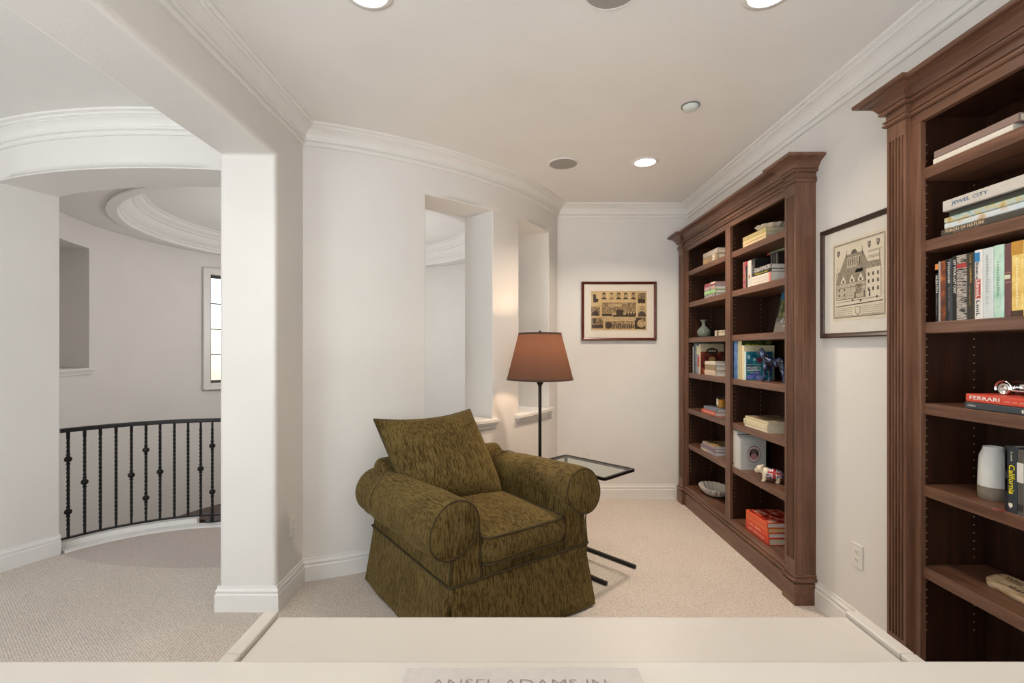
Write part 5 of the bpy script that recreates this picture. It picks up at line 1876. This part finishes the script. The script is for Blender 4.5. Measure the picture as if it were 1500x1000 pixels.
M_HORSE = mix_mat('streaked_glaze', [(0.38, rgb(8, 10, 20)), (0.52, rgb(26, 38, 72)), (0.62, rgb(120, 140, 180)), (0.72, rgb(20, 24, 40))], 34, 0.22, 3, (1, 1, 0.6))
# local +x is the nose end
hp = [((0, 0, 0.125), (0.058, 0.026, 0.030)), ((0.045, 0, 0.130), (0.030, 0.026, 0.032)), ((-0.045, 0, 0.132), (0.030, 0.027, 0.032)),
      ((0.070, 0, 0.155), (0.020, 0.015, 0.035), (0, 0.6, 0)), ((0.083, 0, 0.178), (0.015, 0.012, 0.028), (0, 0.45, 0)), ((0.096, 0, 0.196), (0.022, 0.011, 0.013), (0, 0.65, 0)),
      ((0.110, 0, 0.184), (0.014, 0.008, 0.009), (0, 0.75, 0)), ((0.086, 0.007, 0.212), (0.004, 0.003, 0.010)), ((0.086, -0.007, 0.212), (0.004, 0.003, 0.010))]
for sx, ly, k in ((0.055, 0.016, 0.010), (0.050, -0.016, -0.004), (-0.052, 0.017, -0.014), (-0.056, -0.017, 0.004)):
    hp += [((sx, ly, 0.095), (0.014, 0.011, 0.032)), ((sx + k * 0.6, ly, 0.055), (0.0085, 0.0078, 0.030)), ((sx + k, ly, 0.026), (0.0065, 0.0065, 0.024)), ((sx + k + 0.003, ly, 0.006), (0.011, 0.009, 0.007))]
hp += [((-0.078, 0, 0.125), (0.010, 0.007, 0.022), (0, 0.5, 0)), ((-0.090, 0, 0.085), (0.007, 0.007, 0.035), (0, 0.15, 0)), ((-0.092, 0, 0.045), (0.005, 0.005, 0.026))]
blob('horse_body', hp, M_HORSE, horse, 0.0035, 3)
mb = MB()
for k in range(9):
    t = k / 8
    mb.bar((0.088 - 0.040 * t, 0, 0.205 - 0.052 * t), (0.076 - 0.042 * t, 0, 0.208 - 0.050 * t), 0.005, 0.012)
mb.build('mane', M_HORSE, horse, None, 0.001)
# fifth shelf stack
g = 'cream books lying on the fifth shelf of the farther bookcase'
M_TOPPIC = mix_mat('cover_old_photo', [(0.35, rgb(60, 48, 34)), (0.55, rgb(140, 120, 92)), (0.7, rgb(200, 188, 160))], 15, 0.4, 3)
def top_pic(m):
    def f(r, t, h, w):
        x = t / 2 + 0.0004
        flat('cover_picture', m, r, [(x, 0.008, 0.01), (x, w - 0.01, 0.01), (x, w - 0.01, h - 0.01), (x, 0.008, h - 0.01)])
    return f
y0 = yat(1124, XS)
def emblem(r, t, h, w):
    n = 16
    flat('spine_emblem', cm('5E5440'), r, [(0.011 * math.cos(2 * PI * i / n), -0.0006, h - 0.026 + 0.011 * math.sin(2 * PI * i / n)) for i in range(n)])
    flat('spine_emblem', cm('D9CFAF'), r, [(0.007 * math.cos(2 * PI * i / n), -0.0009, h - 0.026 + 0.007 * math.sin(2 * PI * i / n)) for i in range(n)])
stack(g, XS, y0, SH[4], [
    S('thin cream book at the bottom of the fifth shelf stack', 0.017, 0.285, 0.22, cm('DACFB4'), dy=0.0),
    S('thick cream book with a round spine emblem in the fifth shelf stack', 0.036, 0.30, 0.22, cm('D8CBA8'), art=emblem, bands=[(0.02, 0.03, cm('8A7A5A')), (0.1, 0.105, cm('8A7A5A'))]),
    S('book with a brown picture cover on top of the fifth shelf stack', 0.017, 0.29, 0.215, cm('CBBE9E'), art=top_pic(M_TOPPIC), dx=0.006)])
# sixth shelf: white books and a bulldog
g = 'white books standing on the sixth shelf of the farther bookcase'
M_WHITEC = cm('CDCCC8')
def mouth(r, t, h, w):
    x = t / 2 + 0.0005
    cy_, cz_ = w * 0.53, h * 0.50
    def el(m, ry, rz, k, dz=0.0, dyy=0.0, a0=0, a1=360):
        n = 24
        pts = [(x + 0.00025 * k, cy_ + dyy + ry * math.cos(math.radians(a0 + (a1 - a0) * i / n)), cz_ + dz + rz * math.sin(math.radians(a0 + (a1 - a0) * i / n))) for i in range(n if a1 - a0 == 360 else n + 1)]
        flat('cover_emblem', m, r, pts)
    el(cm('6A4A50'), 0.047, 0.058, 1); el(cm('D8A8A6'), 0.044, 0.054, 2)
    el(cm('E9E4DC'), 0.039, 0.048, 3); el(cm('2A1A1E'), 0.033, 0.040, 4)
    el(cm('6E5A58'), 0.020, 0.022, 5, 0.016); el(cm('C98E90'), 0.024, 0.022, 6, -0.018); el(cm('8E5A60'), 0.002, 0.016, 7, -0.018)
    for k in range(-3, 4):
        el(cm('6A4A50'), 0.0009, 0.006, 8, 0.0435 - 0.0022 * k * k, k * 0.0095)
    scrawl('cover_lettering', (9,), INK['grey'], r, (x + 0.0008, w * 0.36, h * 0.80), (0, 1, 0), (0, 0, 1), 0.045, 0.005)
    scrawl('cover_lettering', (4, 5), INK['grey'], r, (x + 0.0008, w * 0.30, h * 0.12), (0, 1, 0), (0, 0, 1), 0.07, 0.005)
def blackband(r, t, h, w):
    x = t / 2 + 0.0005
    flat('cover_band', INK['black'], r, [(x, 0.01, h * 0.90), (x, w * 0.8, h * 0.90), (x, w * 0.8, h * 0.925), (x, 0.01, h * 0.925)])
yb = yat(1072.3, XS)
yend = row(g, XS, SH[5], yb, [
    S('cream white book leftmost on the sixth shelf of the farther bookcase', 0.040, 0.262, 0.2, cm('D6D0C2'), bands=[(0.05, 0.10, cm('8A6A50'), 0.3, 0.7)]),
    S('off white book with a black band, taller than the mouth cover', 0.028, 0.258, 0.2, cm('D2D1CE'), art=blackband),
    S('slim white book between the black-banded and the mouth cover books', 0.030, 0.226, 0.18, cm('CFCFCC')),
    S('pale grey book with an open mouth printed on its cover', 0.024, 0.216, 0.178, M_WHITEC, art=mouth)])
dog = thing('bulldog_figurine', 'white bulldog figurine wearing a union flag coat on the sixth shelf', 'figurine', (1.662, 3.012, SH[5]), math.radians(142))
M_DOG = mix_mat('glazed_cream', [(0.3, rgb(206, 186, 150)), (0.6, rgb(228, 216, 194))], 12, 0.3)
dp = [((0.0, 0, 0.050), (0.050, 0.030, 0.030)), ((0.032, 0, 0.054), (0.028, 0.032, 0.034)), ((-0.036, 0, 0.046), (0.026, 0.026, 0.027)),
      ((0.068, 0, 0.074), (0.026, 0.026, 0.025)), ((0.089, 0, 0.066), (0.014, 0.019, 0.014)), ((0.086, 0.012, 0.060), (0.010, 0.009, 0.012)), ((0.086, -0.012, 0.060), (0.010, 0.009, 0.012)),
      ((0.056, 0.021, 0.095), (0.007, 0.006, 0.010), (0.5, 0, 0)), ((0.056, -0.021, 0.095), (0.007, 0.006, 0.010), (-0.5, 0, 0)), ((-0.062, 0, 0.058), (0.008, 0.006, 0.006))]
for sx, ly in ((0.040, 0.026), (0.040, -0.026), (-0.038, 0.022), (-0.038, -0.022)):
    dp += [((sx, ly, 0.026), (0.012, 0.011, 0.022)), ((sx + 0.004, ly, 0.008), (0.015, 0.011, 0.008))]
db = blob('dog_body', dp, M_DOG, dog, 0.0035, 3)
for sy in (-1, 1):
    MB().lathe([(0.0008, -0.003), (0.003, -0.001), (0.003, 0.001), (0.0008, 0.003)], 10, (0.090, sy * 0.012, 0.080), cap=True).build('eye', INK['black'], db, 60)
MB().lathe([(0.001, -0.004), (0.006, -0.001), (0.006, 0.002), (0.001, 0.004)], 12, (0.1025, 0, 0.070), cap=True).build('nose', INK['black'], db, 60)
# coat: a shell over back and flanks with the flag in its faces
mb = MB()
NU, NV = 40, 44
R_B, W_B, B_B = 0, 1, 2
for i in range(NU + 1):
    u = i / NU
    xx = 0.030 - 0.092 * u
    e_ = math.sqrt(max(0.0, 1 - ((xx + 0.006) / 0.0665) ** 2))
    for j in range(NV + 1):
        a = math.radians(-28 + 236 * j / NV)
        mb.v.append((xx, 0.0355 * e_ * math.cos(a), 0.048 + 0.0385 * e_ * math.sin(a)))
for i in range(NU):
    for j in range(NV):
        u, v = 2 * (i + 0.5) / NU - 1, 2 * (j + 0.5) / NV - 1
        # one flag on each flank
        vv = (abs(v) - 0.5) * 2
        d1 = min(abs(u - vv), abs(u + vv))
        m = 2
        if d1 < 0.20: m = 1
        if d1 < 0.09: m = 0
        if abs(u) < 0.30 or abs(vv) < 0.30: m = 1
        if abs(u) < 0.18 or abs(vv) < 0.18: m = 0
        q = i * (NV + 1) + j
        mb.f.append((q, q + 1, q + NV + 2, q + NV + 1)); mb.mi.append(m)
coat = mb.build('flag_coat', [cm('B02030', 0.3), cm('E8E4E0', 0.3), cm('1F3F86', 0.3)], dog, 60)
sd = coat.modifiers.new('thick', 'SOLIDIFY'); sd.thickness = 0.002
# bottom: orange and red stack
g = 'orange and red books on the bottom of the farther bookcase'
M_FLORAL = mix_mat('cover_red_floral', [(0.30, rgb(20, 14, 16)), (0.44, rgb(150, 30, 30)), (0.54, rgb(214, 90, 60)), (0.62, rgb(226, 206, 196)), (0.76, rgb(140, 30, 90))], 22, 0.35, 3)
y0 = yat(1124.5, XS)
stack(g, XS, y0 - 0.01, BOTTOM, [
    S('thick red book at the bottom of the red stack', 0.042, 0.285, 0.23, cm('D2402A'), titles=[((2, 6,), INK['cream'], 0.88, 0.7, 0.013, 0.1)]),
    S('orange red book second from the bottom of the red stack', 0.030, 0.275, 0.23, cm('DC4C2C'), dy=0.006, titles=[((2, 4,), INK['cream'], 0.80, 0.5, 0.010, 0.0)], pages=M_PAGESW),
    S('orange book third up in the red stack', 0.028, 0.27, 0.225, cm('E0642E'), dy=0.012, pages=cm('D9C08C')),
    S('orange book with a red floral cover on top of the red stack', 0.030, 0.262, 0.225, cm('E05A30'), dy=0.018, art=top_pic(M_FLORAL), pages=M_PAGESW)])

# ---- farther bookcase, far bay
g = 'ribbon-tied old books on the far top shelf'
y0 = yat(1051, XS)
def tie(r, t, h, w):
    for zz in (0.05,):
        mb = MB()
        mb.box(-t / 2 - 0.001, t / 2 + 0.001, -0.0012, 0.001, zz, zz + 0.016)
        mb.box(t / 2 + 0.0002, t / 2 + 0.0012, -0.001, w, zz, zz + 0.016)
        mb.build('ribbon', cm('D8D0C0'), r)
        mb = MB()
        for s1 in (-1, 1):
            mb.tube([(0, -0.001, zz + 0.008), (s1 * 0.010, -0.008, zz + 0.024), (s1 * 0.022, -0.007, zz + 0.020), (s1 * 0.014, -0.004, zz + 0.006), (0, -0.001, zz + 0.008)], 0.0026, 6)
            mb.tube([(0, -0.001, zz + 0.008), (-0.014, -0.004, zz + 0.010 + s1 * 0.014)], 0.002, 6)
        mb.build('bow', cm('E0D9CA'), r, 60)
stack(g, XS, y0, SH[0], [
    S('tan old book under the pale one on the far top shelf', 0.052, 0.275, 0.21, cm('9A8468'), bands=[(0.66, 0.95, cm('B89468'), 0.1, 0.8)], art=tie),
    S('pale cream old book lying on the tan ribbon-tied one', 0.040, 0.268, 0.20, cm('B3A798'), dy=0.004)])
g = 'small colourful books on the far second shelf'
y0 = yat(1047.5, XS)
M_GRN = mix_mat('cover_mint', [(0.3, rgb(110, 170, 100)), (0.55, rgb(170, 210, 150)), (0.75, rgb(206, 222, 190))], 18, 0.4, 3)
M_CLR = mix_mat('cover_patchwork', [(0.30, rgb(60, 90, 90)), (0.42, rgb(140, 180, 130)), (0.5, rgb(206, 140, 150)), (0.58, rgb(150, 170, 200)), (0.7, rgb(220, 210, 170))], 16, 0.4, 1)
M_NAVYP = mix_mat('cover_navy_pink', [(0.4, rgb(50, 50, 110)), (0.5, rgb(190, 90, 110)), (0.62, rgb(120, 60, 90))], 24, 0.4, 2)
stack(g, XS, y0, SH[1], [
    S('patterned book at the bottom of the colourful far stack', 0.026, 0.205, 0.16, M_BWPIC, pages=M_PAGESW),
    S('mint green book in the colourful far stack', 0.030, 0.205, 0.16, M_GRN, pages=M_PAGESW),
    S('patchwork coloured book third up in the colourful far stack', 0.030, 0.203, 0.16, M_CLR, pages=M_PAGESW),
    S('navy and pink book fourth up in the colourful far stack', 0.014, 0.205, 0.16, M_NAVYP, pages=M_PAGESW),
    S('red and cream book on the very top of the colourful far stack', 0.014, 0.20, 0.13, cm('A8505A'), bands=[(0.0, 0.45, cm('D8CDB0'))])])
gv = thing('glass_vase', 'clear glass vase with a flared lip on the far third shelf', 'vase', (1.690, 4.14, SH[2]))
MB().lathe([(0.001, 0.0), (0.030, 0.0), (0.046, 0.014), (0.055, 0.040), (0.050, 0.066), (0.032, 0.086), (0.016, 0.100), (0.013, 0.116), (0.016, 0.132), (0.030, 0.152), (0.028, 0.154),
            (0.012, 0.132), (0.009, 0.116), (0.012, 0.102), (0.029, 0.084), (0.046, 0.064), (0.050, 0.040), (0.041, 0.016), (0.001, 0.006)], 28, lobes=10, amp=0.05, cap=True).build('vase_body', M_VASEGLASS, gv, 50)
g = 'pair of small books on the far third shelf'
stack(g, 1.615, yat(1059.5, 1.615) - 0.02, SH[2], [
    S('small cream book lying flat on the far third shelf', 0.022, 0.17, 0.12, cm('CFC3AE'), bands=[(0.60, 0.78, cm('5A5048'))]),
    S('small pale book lying on the cream one beside the glass vase', 0.022, 0.17, 0.12, cm('BDAF98'), bands=[(0.58, 0.74, cm('6A5E50')), (0.1, 0.2, cm('8A7A66'))])])
g = 'cookbooks standing on the far fourth shelf'
M_BISC = mix_mat('cover_biscuits', [(0.32, rgb(52, 18, 16)), (0.48, rgb(110, 40, 34)), (0.6, rgb(150, 84, 54)), (0.74, rgb(204, 160, 110))], 20, 0.4, 3)
M_TEAL = mix_mat('cover_teal', [(0.35, rgb(60, 96, 108)), (0.65, rgb(140, 160, 160))], 20, 0.4, 2)
def biscuit(r, t, h, w):
    x = t / 2 + 0.0005
    flat('cover_panel', M_BISC, r, [(x, 0.006, 0.0), (x, w - 0.002, 0), (x, w - 0.002, h * 0.74), (x, 0.006, h * 0.74)])
    n = 18
    flat('cover_badge', cm('241C18'), r, [(x + 0.0004, w * 0.5 + 0.05 * math.cos(2 * PI * i / n), h * 0.76 + 0.026 * math.sin(2 * PI * i / n)) for i in range(n)])
    scrawl('cover_lettering', (6,), INK['cream'], r, (x + 0.0009, w * 0.5 - 0.036, h * 0.735), (0, 1, 0), (0, 0, 1), 0.072, 0.018)
    for yy, zz, rr in ((0.5, 0.50, 0.030), (0.28, 0.36, 0.026), (0.72, 0.36, 0.026), (0.5, 0.30, 0.030)):
        flat('cover_biscuit', cm('C29A62'), r, [(x + 0.0006, w * yy + rr * math.cos(2 * PI * i / n), h * zz + rr * 0.6 * math.sin(2 * PI * i / n)) for i in range(n)])
yb = yat(1012.8, XS)
row(g, XS + 0.01, SH[3], yb, [
    S('slim grey white book leftmost on the far fourth shelf', 0.022, 0.235, 0.2, cm('A8A8A2')),
    S('dark blue grey book beside the slim white one on the far fourth shelf', 0.036, 0.262, 0.215, cm('3F4A55'), art=top_pic(M_TEAL)),
    S('teal cream spined cookbook on the far fourth shelf', 0.034, 0.262, 0.22, M_TEAL),
    S('lilac and red spined cookbook on the far fourth shelf', 0.040, 0.24, 0.19, cm('9A90A8'), bands=[(0.25, 0.6, cm('A83C3C'), 0.5, 1.0), (0.7, 1.0, cm('CFC6A8'))]),
    S('cream cookbook with a biscuit picture cover on the far fourth shelf', 0.028, 0.256, 0.205, cm('CFC2A4'), art=biscuit, bands=[(0.25, 0.6, cm('B04038'), 0.1, 0.6)])])
g = 'three thick pale books lying on the far fourth shelf'
stack(g, XS - 0.004, yat(1048.5, XS), SH[3], [
    S('pale pink-cream book at the bottom of the three on the far fourth shelf', 0.044, 0.20, 0.17, cm('D2BCA4'), pages=M_PAGESW),
    S('brown spined book in the middle of the three on the far fourth shelf', 0.040, 0.195, 0.165, cm('95805F'), pages=M_PAGESW),
    S('off white book on top of the three on the far fourth shelf', 0.028, 0.19, 0.165, cm('D4CCBC'), dy=0.003, pages=M_PAGESW)])
g = 'books under the candle on the far fifth shelf'
zc_ = stack(g, XS, yat(1047.5, XS), SH[4], [
    S('coral red book at the bottom under the candle', 0.030, 0.26, 0.20, cm('CE6250'), bands=[(0.1, 0.8, cm('E0B090'), 0.45, 0.6)], pages=M_PAGESW),
    S('blue grey book lying on the coral red one under the candle', 0.026, 0.245, 0.19, cm('737C8A'), dx=0.012, pages=M_PAGESW)])
cd = thing('candle', 'amber candle in a clear glass on the books of the far fifth shelf', 'candle', (1.712, 3.845, zc_))
MB().lathe([(0.001, 0.003), (0.0315, 0.003), (0.0315, 0.064), (0.001, 0.062)], 28, cap=True).build('wax', plain('amber_wax', rgb(226, 156, 50), 0.5, 0.05), cd, 40)
MB().lathe([(0.001, 0.0), (0.034, 0.0), (0.036, 0.004), (0.036, 0.086), (0.0345, 0.087), (0.033, 0.085), (0.0325, 0.0025), (0.001, 0.0025)], 28, cap=True).build('glass_cup', M_PANE, cd, 40)
MB().tube([(0, 0, 0.061), (0.001, 0, 0.072)], 0.0010, 5).build('wick', INK['black'], cd)
flat('label', INK['cream'], cd, [(0.0364 * math.cos(math.radians(a)), 0.0364 * math.sin(math.radians(a)), z) for z, rg in ((0.02, range(150, 211, 10)), (0.07, range(210, 149, -10))) for a in rg])
g = 'magazines on the far sixth shelf'
M_MAGTOP = mix_mat('cover_magazine', [(0.35, rgb(70, 66, 60)), (0.5, rgb(190, 160, 100)), (0.65, rgb(110, 100, 96))], 9, 0.3, 2)
stack(g, XS, yat(1046.5, XS), SH[5], [
    S('cream lilac magazine at the bottom on the far sixth shelf', 0.028, 0.265, 0.21, cm('A39AA0'), bands=[(0.5, 0.85, cm('CFC09A'), 0.1, 0.7)], pages=M_PAGESW),
    S('mauve magazine in the middle on the far sixth shelf', 0.024, 0.262, 0.21, cm('7E6E7C'), pages=M_PAGESW),
    S('pinkish magazine with a dark picture cover on top on the far sixth shelf', 0.022, 0.24, 0.205, cm('A58E88'), dx=0.004, art=top_pic(M_MAGTOP), pages=M_PAGESW)])
bw = thing('fluted_bowl', 'white fluted oval bowl on the bottom of the far bay', 'bowl', (1.722, 4.00, BOTTOM))
MB().lathe([(0.001, 0.0), (0.060, 0.0), (0.095, 0.012), (0.126, 0.036), (0.146, 0.070), (0.142, 0.072), (0.120, 0.042), (0.088, 0.020), (0.055, 0.010), (0.001, 0.009)], 120, lobes=18, amp=0.10, sx=0.76, sy=1.10, cap=True).build('bowl_body', plain('bowl_white', rgb(214, 208, 198), 0.35, 0.02), bw, 50)

# ---- photograph book on the raised cabinet
def aa(r, t, h, w):
    x = t / 2 + 0.0006
    text('cover_title', 'ANSEL ADAMS IN', plain('letter_grey', rgb(132, 125, 121), 0.5), r, (x, 0.040, h - 0.0400), (0, 1, 0), (0, 0, 1), width=0.231, height=0.0165, bold=-0.0005)
ab = book('large pale grey photography book lying on the cabinet at the bottom edge', 'photography book on the cabinet', 0.022, 0.262, 0.321, cm('C9C2BC'), (0, 0, 0), 'up', art=aa, pages=M_PAGESW)
# cover upwards, spine to the left, head away from the camera
ab.matrix_world = Matrix.Translation((-0.142, 0.399, 0.93 + 0.011)) @ Matrix(((0, 1, 0, 0), (0, 0, 1, 0), (1, 0, 0, 0), (0, 0, 0, 1)))
